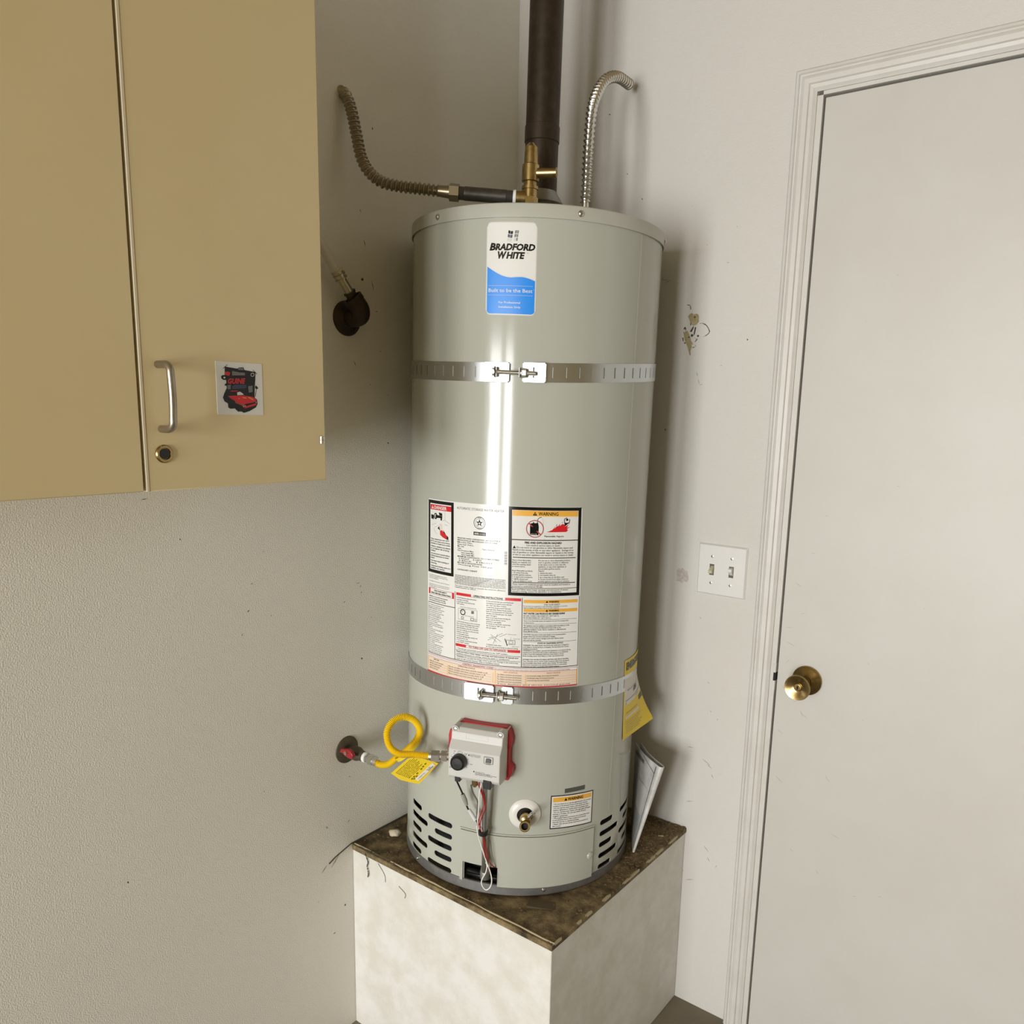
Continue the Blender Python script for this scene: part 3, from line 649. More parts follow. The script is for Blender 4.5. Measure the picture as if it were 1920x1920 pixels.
S.text(G, 'AUTOMATIC STORAGE WATER HEATER', 84, 13.2, 4.6, w=99)
S.ring(K, (134,36), 11.0, 12.0); S.ring(G, (134,36), 8.2, 8.8)
S.poly(K, [(134+(7.6 if i % 2 == 0 else 2.9)*math.sin(i*PI/5), 36-(7.6 if i % 2 == 0 else 2.9)*math.cos(i*PI/5)) for i in range(10)]); S.disc('paper', (134,36.5), 1.6, 2)
S.text(K, 'DESIGN', 134, 26.8, 1.5, align='C'); S.text(K, 'CERTIFIED', 134, 47.3, 1.5, align='C')
S.rect(K, 121.8, 53.2, 147.4, 59.8); S.text('paper', 'AHRI', 123.5, 58.3, 3.4, w=9, bold=.03); S.text('paper', 'CERTIFIED', 133.5, 58, 2.2, w=12.5)
rt = [('BRADFORD WHITE CORPORATION  200 LAFAYETTE ST', 0, 90), ('MIDDLEVILLE MICHIGAN 49333 USA', 0, 84), ('Model No.', 0, 34), ('Serial No.', 0, 37), ('Min. Gas', 0, 15), ('Capy.', 0, 9), ('Gas Pressure Max', 0, 36), ('Input Supply Max', 9, 28), ('Input Supply Min', 9, 28), ('MINIMUM CLEARANCES TO COMBUSTIBLE', 0, 88), ('0 RIGHT    0 LEFT', 3, 50), ('0 BACK    4 FRONT', 3, 72), ('MAX TEMP OF CIRCULATED WATER', 0, 54), ('Working Pres 150 psi', 0, 74), ]
for i, (t_, o_, w_) in enumerate(rt): S.text(K, t_, 86+o_, 69.6+i*3.95, 2.5, w=w_, bold=.004)
S.text(K, 'Type: Natural', 140, 87, 2.4, w=24); S.text(K, 'CATEGORY I DRAFT', 86, 131, 2.7, w=44, bold=.01)
for i in range(16): S.rect(K, 183.5, 86+i*1.7, 189, 86+i*1.7+(.5,1.1,.8)[i % 3])
gl = 'THIS WATER HEATER COMPLIES WITH SECTION AND REQUIREMENTS OF THE STANDARD FOR INSTALLATION IN A BUILDING'
for i in range(7): S.text(G, gl[i*4:i*4+70], 79.5, 142.5+i*2.75, 1.9, w=107, bold=.012)
S.text(G, 'This water heater meets or exceeds the minimum efficiency', 79.5, 163.2, 2.2, w=107, bold=.015); S.text(G, 'requirements in effect.', 79.5, 166.3, 2.2, w=48, bold=.015)
# WARNING panel
S.frame(K, 191.5, .8, 330.6, 170.3, 6.0); S.rect(K, 197, 62, 325, 63.6); S.rect(K, 200, 95.8, 321, 97.2); S.rect(K, 200, 143.8, 321, 145.2); S.rect(K, 197, 154.6, 325, 155.6); 
S.rect('inko', 198.6, 7.4, 323.6, 17.8); S.tri(K, 236.5, 16.3, 7); S.line('inko', [(240.3,14.9),(240.3,11.6)], .9, 3); S.text(K, 'WARNING', 247, 16, 6.2, w=37.5, bold=.015)
g = lambda X, Y: (224.3+(X-480)*.1019, 25.1+(Y-395)*.1003)
def GP(k, pts, l=1): S.poly(k, [g(*q) for q in pts], l)
S.ring('inkrd', (240.6,41.4), 15.0, 16.6, 2, 40)
GP(K, [(550,460),(600,450),(605,430),(620,430),(625,450),(670,450),(685,430),(700,460),(710,520),(705,675),(550,670)], 1); S.line('inkrd', [g(530,455), g(745,665)], 2.2, 2)
S.line(K, [g(685,440),g(690,380),g(715,350),g(760,338)], 1.1); S.line('pinkw', [g(760,338),g(830,400),g(845,470),g(860,520),g(840,560)], .35); S.line(G, [g(770,350),g(790,420),g(800,640)], .25); S.text('pinkw', 'GASOLINE', *g(560,662), 1.5, w=12, layer=2)
GP('inkr', [(855,618),(960,575),(1000,530),(1005,545),(1060,490),(1065,510),(1110,450),(1100,500),(1150,460),(1190,470),(1205,510),(1270,470),(1240,530),(1290,520),(1240,560),(1265,575),(1230,612)], 1)
for a_, b_ in (((1030,500),(1050,465)),((1140,440),(1155,425)),((1270,470),(1282,440)),((1275,530),(1285,520)),((1000,525),(1012,515))): S.line(K, [g(*a_), g(*b_)], .7, 2)
S.disc(K, g(1240,380), 2.3, 2); GP(K, [(1185,430),(1230,440),(1270,435),(1290,430),(1265,450),(1200,505)], 2); S.line(K, [g(1190,440),g(1185,370),g(1235,342)], 1.2, 2); S.line(K, [g(1278,440),g(1290,410),g(1290,368)], 1.2, 2)
S.text(K, 'Flammable Vapors', *g(815,708), 3.0, w=37, bold=.012); S.line(G, [g(820,650),g(1010,650)], .3); S.line(G, [g(800,740),g(1150,745)], .3)
S.text(K, 'FIRE AND EXPLOSION HAZARD', 257, 69.6, 3.6, w=70, align='C', bold=.03); S.text(K, 'Can result in serious injury or death.', 257, 74.3, 3.1, w=64, align='C')
S.tri(K, 199.5, 79.4, 5.4); S.text(K, 'Do not store or use gasoline or other flammable vapors and', 207, 78.7, 3.1, w=107)
for i, t_ in enumerate(['liquids in the vicinity of this or any other appliance.  Storage of or', 'use of gasoline or other flammable vapors or liquids in the vicinity', 'of this or any other appliance can result in serious injury or death.']): S.text(K, t_, 199.5, 83.4+i*4.6, 3.1, w=116.5)
S.para(K, ['Vapors from flammable', 'liquids can explode and', 'catch fire causing death', 'or severe burns.', None, 'Keep flammable products:', '  1. far away from any', '      possible ignition source,', '  2. in approved containers,', '  3. tightly closed and', "  4. out of children's reach."], 198.5, 103, 2.7, 4.0, .95, maxw=44)
S.para(K, ['Do not use or store flammable products', 'such as gasoline, solvents or adhesives', 'in the same room or area near the', 'appliance, or any other appliance or', 'any possible ignition source.', 'Vapors:', '  1. cannot be seen,', '  2. are heavier than air,', '  3. go a long way on the floor and', '  4. can be carried from other rooms to', '      possible ignition sources by air currents.'], 248, 102.6, 2.7, 4.0, .95, maxw=71)
S.para(K, ['Water heaters in residential garages must be installed and located or', 'protected to avoid physical damage.'], 199, 149.2, 2.8, 3.9, .98, maxw=118); S.para(K, ['Read and follow water heater warnings and instructions. If owners', 'manual is missing, contact the distributor or manufacturer.'], 199, 159.4, 2.8, 3.7, .98, maxw=114)
# FOR YOUR SAFETY column
S.rect(K, 3, 206.6, 79.8, 207.8); S.rect(K, 79.3, 174.5, 80.5, 311.5); S.rect(K, 3, 207, 3.8, 311.5); S.rect(K, 3, 310.6, 333-1.2, 311.8); S.rect(K, 218, 174.5, 219.2, 311); S.rect(K, 330.6, 172, 331.6, 311)
S.rect('inkr', 4.5, 178, 9.5, 190.2); S.rect('inkr', 72.5, 178, 77.5, 190.2); S.rect('inkrd', 9.5, 178, 72.5, 178.6); S.rect('inkrd', 9.5, 189.7, 72.5, 190.2)
S.text(K, 'FOR YOUR SAFETY', 41, 183.3, 2.9, w=36, align='C', bold=.02); S.text(K, 'READ BEFORE OPERATING', 41, 188.2, 2.9, w=56, align='C', bold=.02)
S.para(K, ['WARNING: If you do not follow these instructions', 'exactly, a fire or explosion may result causing', 'property damage, personal injury or loss of life.'], 5, 195.6, 2.3, 3.9, .8, .012, maxw=70)
S.para(K, ['A. This appliance has a pilot which is lit by an', '    ignition device. Do not light by hand.', 'B. BEFORE OPERATING smell all around the', '    appliance area for gas. Be sure to smell', '    next to the floor because some gas is heavier', '    than air and will settle on the floor.', '    WHAT TO DO IF YOU SMELL GAS', '    Do not try to light any appliance.', '    Do not touch any electric switch; do not use', '    any phone in your building.', '    Immediately call your gas supplier from a', "    neighbor's phone. Follow the gas supplier's", '    instructions.', '    If you cannot reach your gas supplier, call', '    the fire department.', 'C. Use only your hand to push in or turn the', '    knob. Never use tools. If the knob will not', '    push in or turn by hand, do not try to', '    repair it, call a service technician.', '    Force or attempted repair may result in', '    a fire or explosion.', 'D. Do not use this appliance if any part has', '    been under water. Call a technician to', '    inspect the appliance and to replace any', '    part of the control system and any gas', '    control which has been under water.'], 5.5, 212.5, 2.15, 3.85, .8, maxw=71)
# OPERATING INSTRUCTIONS column
S.rect('inkr', 83, 175.5, 117, 181); S.rect('inkr', 186, 175.5, 216.5, 181); S.text(K, 'OPERATING INSTRUCTIONS', 151.5, 179.8, 3.6, w=60, align='C', bold=.02); S.rect(K, 117, 180.5, 186, 181)
S.para(K, ['1. STOP! Read the safety information', '    at the left on this label.', '2. Set the gas control knob to the', '    "OFF" position.'], 84, 186.5, 2.4, 4.0, .85, maxw=58)
S.frame(G, 88, 206, 130, 228.5, .5); S.ring(K, (98.5,213), 4.2, 6.0, 1, 24); S.line(K, [(98.5,213),(96.5,210)], .7, 2); S.frame(K, 117.5, 208, 123, 213.5, .9); S.rect(K, 119, 209.5, 121.5, 212); S.frame(K, 116, 222, 123, 227.5, .8); S.frame(K, 95, 222, 100.5, 227, .8); S.text(G, 'pilot adjustment', 103, 220, 1.6, w=20); S.text(G, 'temperature adjustment dial', 92, 203.5, 1.7, w=36); S.frame(G, 124.5, 223, 128.5, 227.6, .7)
for i in range(9): S.line(K, [(98.5+6.6*math.cos(i*.7), 213+6.6*math.sin(i*.7)), (98.5+7.8*math.cos(i*.7), 213+7.8*math.sin(i*.7))], .5)
S.para(K, ['3. Wait five (5) minutes to clear out any gas.', '    Then smell for gas, including near the floor.', '    If you smell gas, STOP! Follow "B" in the', '    safety information at the left on this label.', "    If you don't smell gas, go to the next step.", '4. Remove outer door.', '5. Locate igniter button.', '6. Look through sight glass window and', '    view pilot burner area.', '7. Turn the gas control knob clockwise', '    to the "PILOT" position.'], 84, 234, 2.35, 4.1, .85, maxw=62)
S.para(K, ['8. Push and hold down gas control knob and', '    immediately press igniter button until you', '    see a "blue" pilot flame. Continue', '    to hold down the gas control knob until', '    status light blinks. Release the gas control', '    knob. If it should pop back out, check to see', '    the pilot is lit. If the pilot goes out, repeat', '    steps 3 through 8.', '    If you cannot keep the pilot burning, set', '    knob to off and call your service', '    technician or gas supplier.', '    If it should not stay lit after several tries,', '    turn the knob to "OFF" and call', '    your gas supplier.'], 149, 186, 2.35, 4.0, .85, maxw=65)
for a_, b_ in (((152,262),(175,250)),((158,250),(178,262)),((155,257),(182,246)),((163,268),(172,248)),((160,254),(170,264)),((190,246),(176,253))): S.line(G, [a_, b_], .8)
S.frame(K, 189, 258, 206, 267, .6); S.frame(G, 194, 260, 202, 265.5, .7); S.line(K, [(186,256),(191,270)], 1.4); S.line(G, [(198,252),(197,259)], .4); S.text(G, 'thermocouple', 192, 247.5, 1.7, w=16); S.text(G, 'burner tube', 203, 256, 1.7, w=12); S.text(G, 'pilot door', 200, 271.5, 1.7, w=14)
S.text(K, '9. Replace outer door.', 150, 271.5, 2.35, w=30); S.text(K, '10. Turn gas control knob to desired setting.', 149, 275.6, 2.35, w=63)
S.rect('inkr', 82, 277.5, 106, 283); S.rect('inkr', 191.5, 277.5, 216, 283); S.rect('inkrd', 106, 277.5, 191.5, 278.1); S.rect('inkrd', 106, 282.5, 191.5, 283); S.text('inkrd', 'TO TURN OFF GAS TO APPLIANCE', 150, 281.8, 3.3, w=76, align='C', bold=.03)
S.text(K, '1. Turn the gas control knob counterclockwise to the "OFF" position.', 84, 288, 2.4, w=108); S.rect(K, 82, 290, 216.5, 290.7); S.text(K, 'Read and follow water heater warnings and instructions. If manual and', 84, 294.5, 2.5, w=128, bold=.015); S.text(K, 'installation instructions are missing, contact the dealer or manufacturer.', 84, 298.6, 2.4, w=112); S.rect(K, 82, 300.2, 216.5, 300.9)
S.text(K, 'WARNING: Do not apply this voltage control to gas valve. Damage to the control may', 84, 304.6, 2.4, w=128); S.text(K, 'result and will void the warranty. Refer to installation manual.', 84, 308.6, 2.4, w=92)
# right column
for y_ in (177.8, 195.2): S.rect('inko', 221.6, y_, 327.5, y_+6.2); S.tri(K, 263.5, y_+5.2, 4.2); S.text(K, 'WARNING', 269.5, y_+5.0, 3.5, w=20, bold=.03)
S.text(K, 'FOR YOUR SAFETY', 276, 188, 2.5, w=31, align='C'); S.para(K, ['Do not store or use gasoline or other flammable, combustible, or corrosive', 'vapors or liquids in the vicinity of this or any other appliance.'], 221, 191, 2.1, 3.2, .9, maxw=106)
S.text(K, 'HOT WATER CAN PRODUCE 3RD DEGREE BURNS', 221.5, 206, 3.0, w=80, bold=.03); S.text(K, 'IN LESS THAN 5 SECONDS AT 140\u00b0F (60\u00b0C)', 221.5, 210.2, 2.5, w=68); S.text(K, 'IN 30 SECONDS AT 130\u00b0F (54\u00b0C)', 221.5, 214, 2.5, w=52)
S.rect(K, 221.5, 215.6, 327, 216.1); S.para(K, ['Vapors from flammable liquids will explode and catch fire causing death', 'or severe burns.'], 221.5, 220, 2.3, 3.5, .9, maxw=103); S.rect(K, 221.5, 225, 327, 225.5)
S.para(K, ['This appliance must be installed in accordance with local codes or, in the', 'absence of local codes, the National Fuel Gas Code, or the', 'applicable Installation Codes. Not for installation in a Manufactured', 'Home (Mobile Home).'], 221.5, 229.5, 2.3, 3.7, .9, .008, maxw=106); S.rect(K, 221.5, 242.2, 327, 242.7)
S.para(K, ['CAUTION: Operation of this water heater is not recommended in', 'garages where any corrosive chemicals or halogen', 'vapors can result in serious damage to the tank. Failures caused', 'parts and void the warranty.'], 221.5, 247, 2.3, 3.7, .9, .008, maxw=98); S.rect(K, 221.5, 259.7, 327, 260.2)
S.text(K, 'STATE OF CALIFORNIA NOTICE', 274, 264.2, 2.7, w=50, align='C', bold=.02)
S.para(K, ['WARNING: This water heater must be braced, anchored, or strapped to', 'avoid falling or moving during an earthquake. See instructions for correct', 'installation procedures.', 'WARNING: If not installed, operated and maintained in accordance with the', "manufacturer's instructions this product could expose you to substances", 'in fuel or from fuel combustion which can cause death or serious', 'illness including cancer, birth defects or other reproductive harm.', None, 'SUITABLE FOR WATER (POTABLE) HEATING AND SPACE HEATING', 'Toxic chemicals, such as used for boiler treatment shall not be introduced', 'into the potable water heater used for space heating. The water heater', 'shall not be connected to any existing heating system or component(s)', 'previously used with a nonpotable water heating appliance.'], 221, 268.2, 2.3, 3.55, .9, .006, maxw=107)
# diagnostic strip
S.rect('inkp', 2, 320, 331, 348.5, .5); S.frame('inkrd', 1.8, 313.6, 331, 350.2, .7); S.rect('inkr', 1, 349.6, 331, 351.9, 1); S.rect('inkrd', 2, 319.4, 331, 320); S.rect('inkrd', 2, 316.2, 96, 316.6)
S.text('inkrd', 'CONTROL DIAGNOSTIC CODES', 98, 318.6, 3.4, w=66, bold=.02); S.text('inkrd', 'See instruction manual for more information and correct procedures before servicing water heater.', 166, 318.4, 2.2, w=150)
S.text(K, 'BEFORE', 22, 324.2, 2.5, w=16); S.text(K, 'OPERATING STATUS', 88, 324.2, 2.5, w=38); S.text('inkrd', 'LED STATUS', 184, 324.2, 2.5, w=27); S.text('inkrd', 'FAULT STATUS', 268, 324.2, 2.5, w=27)
for x_ in (60.5, 162.5, 226.5): S.rect('inko', x_, 326, x_+1.3, 347)
S.rect('inko', 167, 321, 168.6, 348); S.rect('inko', 329, 321, 330.8, 348.6); S.rect('inko', 2, 321, 3.6, 348.6)
for i in range(5):
    y_ = 329+i*4.7
    for a_, w_, t_ in ((8, 42-i*5, 'Light off, no pilot present'), (64, 88-i*4, 'Pilot lit, one flash every three seconds, heater is off'), (171, 48, 'Two flashes and three second pause'), (229.5, 62-i*9, 'Low thermopile voltage, check wiring and connections')):
        if not (i == 4 and a_ != 171) and not (a_ == 229.5 and i > 2): S.text(K, t_, a_, y_, 2.2, w=w_ if i < 4 else 145)
    S.rect(G, 4, y_+1.2, 160, y_+1.45, 1); S.rect(G, 170, y_+1.2, 328, y_+1.45, 1)
S.flush(main, {'ink': 'black_print', 'inkg': 'grey_print', 'inkr': 'red_print', 'inkrd': 'dark_red_print', 'inko': 'orange_band', 'inkp': 'peach_panel', 'paper': 'white_lettering', 'pinkw': 'pale_print'})

# lower warning label
W_, H_ = 98.5, 72.
S = cyl_sheet(115.6, 176.9, (98.5, -5.0), (0, -72.), W_, H_, da=4.)
wl_ = paper_part('warning_label', S, W_, H_, 1.5, 'paper', 'black framed white and orange warning label above the access cover')
S.frame('ink', 0, 0, W_, H_, 2.0); S.rect('inko', 5, 4.5, 94, 14.2); S.tri('ink', 29, 12.4, 6.0); S.text('ink', 'WARNING', 36.5, 12.4, 5.8, w=36, bold=.03)
for i, t_ in enumerate(['\u2022 Do not stand on or use any ignited parts. Do not alter', '  screens at the bottom front of the water heater.', '\u2022 Do not operate water heater with pilot/access door', '  window tightened or closed unless completely open.', '\u2022 Do not operate water heater with sight glass damaged,', '  missing or broken. Do not use unless all parts', '  original equipment.', '\u2022 Thoroughly inspect and ensure air around filter area', '  is not blocked and is clear under front access.', '  that the burner is cleaned annually.', '\u2022 Repair with service manual instructions located on', '  the outer.']): S.text('ink', t_, 5.5, 19.6+i*4.35, 2.5, w=len(t_)*1.58, bold=.01)
S.flush(wl_, {'ink': 'black_print', 'inko': 'orange_band'})

# energy label: held by the lower strap, its free corner curling off the jacket
EH, EW = .178, .135
def en(a, b):                                # a, b in 0..1 ; b downwards
    z = .4690-b*EH; p0 = 56.3+2.2*b; fl_ = max(0., (b-.32)/.68)**1.25
    w_ = a*EW; on = cyl(p0+w_/R*180/PI, z+.0, R+.0012); base = cyl(p0, z, R+.0012+.001*fl_); tg = Vector((math.cos(rad(p0)), math.sin(rad(p0)), 0))
    off = base+tg*w_*.97+cyl(p0,0,1)*(.012*fl_*a*a)+Vector((0,0,.010*fl_*a*a)); return on.lerp(off, min(1, fl_*1.05))
em = MB(TF); sheet_solid(em, [[en(i/16, j/20) for i in range(17)] for j in range(21)], .0005)
energy = obj('energy_label', em, M['inky'], wh, sharp=70, label='yellow energy label curling off the jacket under the lower strap')
def en_fn(a, b, layer):
    e_ = 1e-3; p = en(a, b); du = en(min(1, a+e_), b)-en(max(0, a-e_), b); dv = en(a, min(1, b+e_))-en(a, max(0, b-e_)); n = dv.cross(du); n.normalize()
    if n.dot(Vector((0,-1,0))) < 0: n = -n
    return p+n*(.00035+.0002*layer)
S = Sheet(en_fn, TF, .06)
for i in range(12):
    b0, b1 = .235+.34*i/12, .235+.34*(i+1)/12
    S.strip('pinkw', .02, .98, lambda a: b0, lambda a: b1, 0, n=14)
S.text('ink', 'ENERGYGUIDE', .04, .125, .085, w=.90, bold=.05); S.text('ink', '$280', .40, .46, .055, w=.2, bold=.03); S.text('inkg', 'Estimated Yearly Energy Cost', .12, .40, .02, w=.7)
S.strip('ink', .06, .94, lambda a: .515, lambda a: .522, 1, n=14); S.text('inkg', 'Cost Range', .50, .555, .022, w=.24); S.text('ink', '$', .07, .56, .03)
S.strip('ink', .72, .97, lambda a: .60, lambda a: .66, 1, n=6); S.strip('pinkw', .06, .66, lambda a: .72, lambda a: .75, 1, n=10); S.text('inkg', 'Estimated yearly energy use', .10, .69, .022, w=.5)
for i in range(6): S.text('inkg', 'Your cost will depend on your utility rates', .10, .80+i*.028, .015, w=.6-.06*(i % 3))
S.flush(energy, {'ink': 'black_print', 'inkg': 'grey_print', 'pinkw': 'white_panel'})

# ---------------------------------------------------------------- gas control on the heater
CN = Vector((math.sin(rad(-17)), -math.cos(rad(-17)), 0)); CT = Vector((math.cos(rad(-17)), math.sin(rad(-17)), 0))
def cp_(t, n, z): return CN*(R+n)+CT*t+Vector((0,0,z))
ctl = obj('gas_control', MB(TF).prism([(-.004,.2635),(.040,.2635),(.052,.2650),(.058,.2720),(.058,.3265),(.0455,.3415),(.0435,.3560),(.036,.3640),(-.004,.3655)], lambda n, z, t: cp_(t, n, z), -.048, .057), M['ctl'], wh, sharp=25, bevel=.0016, label='light grey gas control box')
obj('red_backplate', MB(TF).prism([(-.0665,.3340),(-.0640,.3450),(-.0520,.3590),(-.0400,.3675),(.0546,.3670),(.0605,.3560),(.0640,.3420),(.0630,.3300),(.0597,.3220),(.0597,.2920),(.0665,.2840),(.0672,.2760),(.0605,.2585),(-.0500,.2585),(-.0620,.2700),(-.0665,.3000)], lambda t, z, n: cp_(t, n, z), -.0125, .014), M['ctlred'], ctl, bevel=.0015, label='red plastic back plate')
for t_, z_, n_ in ((-.0415,.3600,.034),(.0505,.3605,.034)):
    b_ = obj('screw_boss', MB(TF).lathe([(0,-.012),(.0075,-.012),(.0070,.007),(.0052,.007),(.0052,.003),(0,.003)], cp_(t_, n_, z_), CN, 20), M['ctl'], ctl)
    obj('control_screw', MB(TF).lathe([(0,0),(.0040,0),(.0036,.0045),(0,.0052)], cp_(t_, n_+.003, z_), CN, 14), M['bolt'], ctl)
kc = cp_(-.0243, .058, .3045)
obj('temperature_knob', MB(TF).lathe([(0,0),(.0155,0),(.0155,.003),(.0150,.011),(.0138,.0145),(.0118,.0160),(.0108,.0148),(.004,.0150),(0,.0152)], kc, CN, 40), M['knob'], ctl, label='round black temperature knob')
obj('igniter_frame', MB(TF).prism([(.0250,.3085),(.0432,.3085),(.0432,.3215),(.0250,.3215)], lambda t, z, n: cp_(t, n, z), .057, .0592), M['ctl'], ctl, bevel=.0006)
obj('igniter_button', MB(TF).prism([(.0285,.3105),(.0395,.3105),(.0400,.3175),(.0370,.3195),(.0300,.3190)], lambda t, z, n: cp_(t, n, z), .058, .0612), mat('grey_button', (.10,.10,.10), .4), ctl, bevel=.0008, label='dark igniter button')
obj('logo_frame', grid_plate(MB(TF), [-.0185,-.0175,.0270,.0280], [.3455,.3462,.3540,.3547], lambda i, j: not (i == 1 and j == 1), lambda t, z, n: cp_(t, n-(z-.3425)*.14, z), .0440, .0458), M['ctl'], ctl, sharp=0)
S = Sheet(lambda a, b, l: cp_(a/1000, .0582+.00012*l, .3265-b/1000), TF, 1e9)
for i in range(10):
    a = rad(-215+i*28); S.line('ink', [(-24.3+16.6*math.cos(a), 22+16.6*math.sin(a)), (-24.3+19.4*math.cos(a), 22+19.4*math.sin(a))], .5)
S.text('ink', 'OFF', -37, 4.6, 1.6, w=4); S.text('ink', 'PILOT', -27, 3.2, 1.6, w=6); S.text('ink', 'WARM', -15, 6.5, 1.5, w=6); S.text('ink', 'HOT', -3.2, 26, 1.5, w=5); S.text('ink', 'VERY', -45.5, 37.4, 1.4, w=5); S.text('ink', 'HOT', -45.5, 39.5, 1.4, w=5)
S.tri('ink', -7.5, 8.2, 3); 
for i in range(3): S.text('inkg', ('CAUTION: PUSH', 'PILOT BUTTON', 'TO LIGHT')[i], -3.5, 5.8+i*2.0, 1.4, w=21)
S.text('ink', 'IGNITER', 29, 20.5, 1.6, w=9.5); S.frame('ink', 25.2, 4.6, 43.4, 18.2, .5, 12)
S.tri('ink', 3.5, 39.8, 3)
for i, (t_, w_) in enumerate((('CAUTION', 18), ('FOR THERMAL WELL ASSEMBLY', 32), ('DO NOT APPLY EXTERNAL VOLTAGE', 43), ('SEE INSTRUCTIONS', 34))): S.text('ink' if i else 'inkg', t_, 8, 39.2+i*1.95, 1.3, w=w_)
S.flush(ctl, {'ink': 'black_print', 'inkg': 'grey_print'})
obj('pilot_plug', MB(TF).prism([(-.0345,.2600),(-.0240,.2600),(-.0235,.2705),(-.0350,.2715)], lambda t, z, n: cp_(t, n, z), .030, .0565), M['knob'], ctl, bevel=.001)
obj('wire_plug', MB(TF).prism([(.0245,.2560),(.0400,.2560),(.0410,.2735),(.0245,.2740)], lambda t, z, n: cp_(t, n, z), .026, .0592), M['knob'], ctl, bevel=.001, label='black wire plug')
obj('brass_nut', MB(TF).hexnut(cp_(.001,.040,.2640), cp_(.001,.040,.2505), .0058).tube([cp_(.001,.040,.2505), cp_(.001,.040,.2475)], .0035, 10), M['brass'], ctl)
obj('inlet_boss', MB(TF).tube([cp_(-.040,.030,.2975), cp_(-.052,.030,.2975)], .0125, 20), M['ctl'], ctl)
def W_pts(pts, dr=.02): return spline([cyl(p, z, R+(q[0] if q else dr)) for p, z, *q in pts], 6)
obj('manifold_pipe', MB(TF).tube([cyl(-13.1,.268,R+.034), cyl(-13.2,.235,R+.030), cyl(-13.5,.14,R+.020), cyl(-13.8,.052,R+.008), cyl(-13.8,.040,R-.004)], .0056, 16), M['alum'], wh, label='grey gas tube down to the burner')
obj('pipe_elbow_fitting', MB(TF).lathe([(0,-.006),(.0100,-.006),(.0110,.006),(.0085,.020),(.006,.024),(0,.024)], cyl(-13.8,.040,R+.003), (0,0,1), 18), M['alum'], wh)
obj('pilot_tube', MB(TF).tube(W_pts([(-18.3,.2495,.040),(-18.0,.232,.034),(-16.6,.208,.024),(-17.1,.180,.020),(-16.0,.158,.020),(-14.6,.145,.022),(-13.2,.105,.020),(-12.2,.070,.016),(-11.5,.050,.002)]), .0018, 8), M['alum'], wh)
obj('white_wire', MB(TF).tube(W_pts([(-13.6,.262,.050),(-14.8,.2356,.040),(-15.7,.1918,.030),(-16.1,.1687,.027),(-14.6,.156,.028),(-13.9,.1453,.028)]), .0013, 8), M['wirew'], wh)
obj('white_wire', MB(TF).tube(W_pts([(-16.4,.160,.027),(-15.9,.140,.026),(-14.2,.112,.024),(-12.2,.085,.024),(-10.4,.060,.022),(-9.7,.042,.022),(-10.4,.027,.022),(-12.2,.0205,.022),(-13.9,.030,.022),(-13.9,.042,.022),(-12.4,.058,.022),(-12.0,.072,.020),(-12.6,.080,.020)]), .0012, 8), M['wirew'], wh)
obj('red_wire', MB(TF).tube(W_pts([(-15.1,.262,.050),(-13.8,.232,.038),(-13.3,.209,.032),(-14.9,.185,.030),(-15.5,.163,.028),(-14.0,.145,.027),(-12.5,.118,.026),(-11.2,.085,.022),(-9.5,.066,.010),(-8.5,.060,.000)]), .0012, 8), M['wirer'], wh)
obj('red_wire', MB(TF).tube(W_pts([(-14.6,.262,.048),(-13.1,.225,.036),(-12.9,.200,.032),(-14.3,.180,.031),(-14.9,.160,.029),(-13.7,.142,.028),(-13.1,.110,.026),(-12.2,.082,.022),(-11.4,.055,.012)]), .0011, 8), M['wirer'], wh)
obj('black_wire', MB(TF).tube(W_pts([(-24.2,.2560,.044),(-23.6,.236,.034),(-22.6,.215,.026),(-20.8,.190,.024),(-17.2,.170,.024),(-15.0,.157,.026),(-14.0,.147,.027)]), .0018, 8), M['knob'], wh)
obj('wire_tag', MB(TF).tube([cyl(-23.0,.2200,R+.027), cyl(-22.2,.2080,R+.025), cyl(-21.4,.1965,R+.024)], [.0040,.0048,.0034], 8), M['sleeve'], wh, label='grey wire tag')
obj('wire_sleeve', MB(TF).tube([cyl(-20.4,.1885,R+.024), cyl(-19.0,.1800,R+.024), cyl(-17.2,.1690,R+.025)], [.0034,.0042,.0040], 10), M['clear'], wh, label='translucent wire sleeve')
obj('wire_clip', MB(TF).tube([cyl(-13.9,.1405,R+.0215), cyl(-13.9,.1490,R+.0225)], .0098, 14), M['knob'], wh, label='black clip round tube and wires')

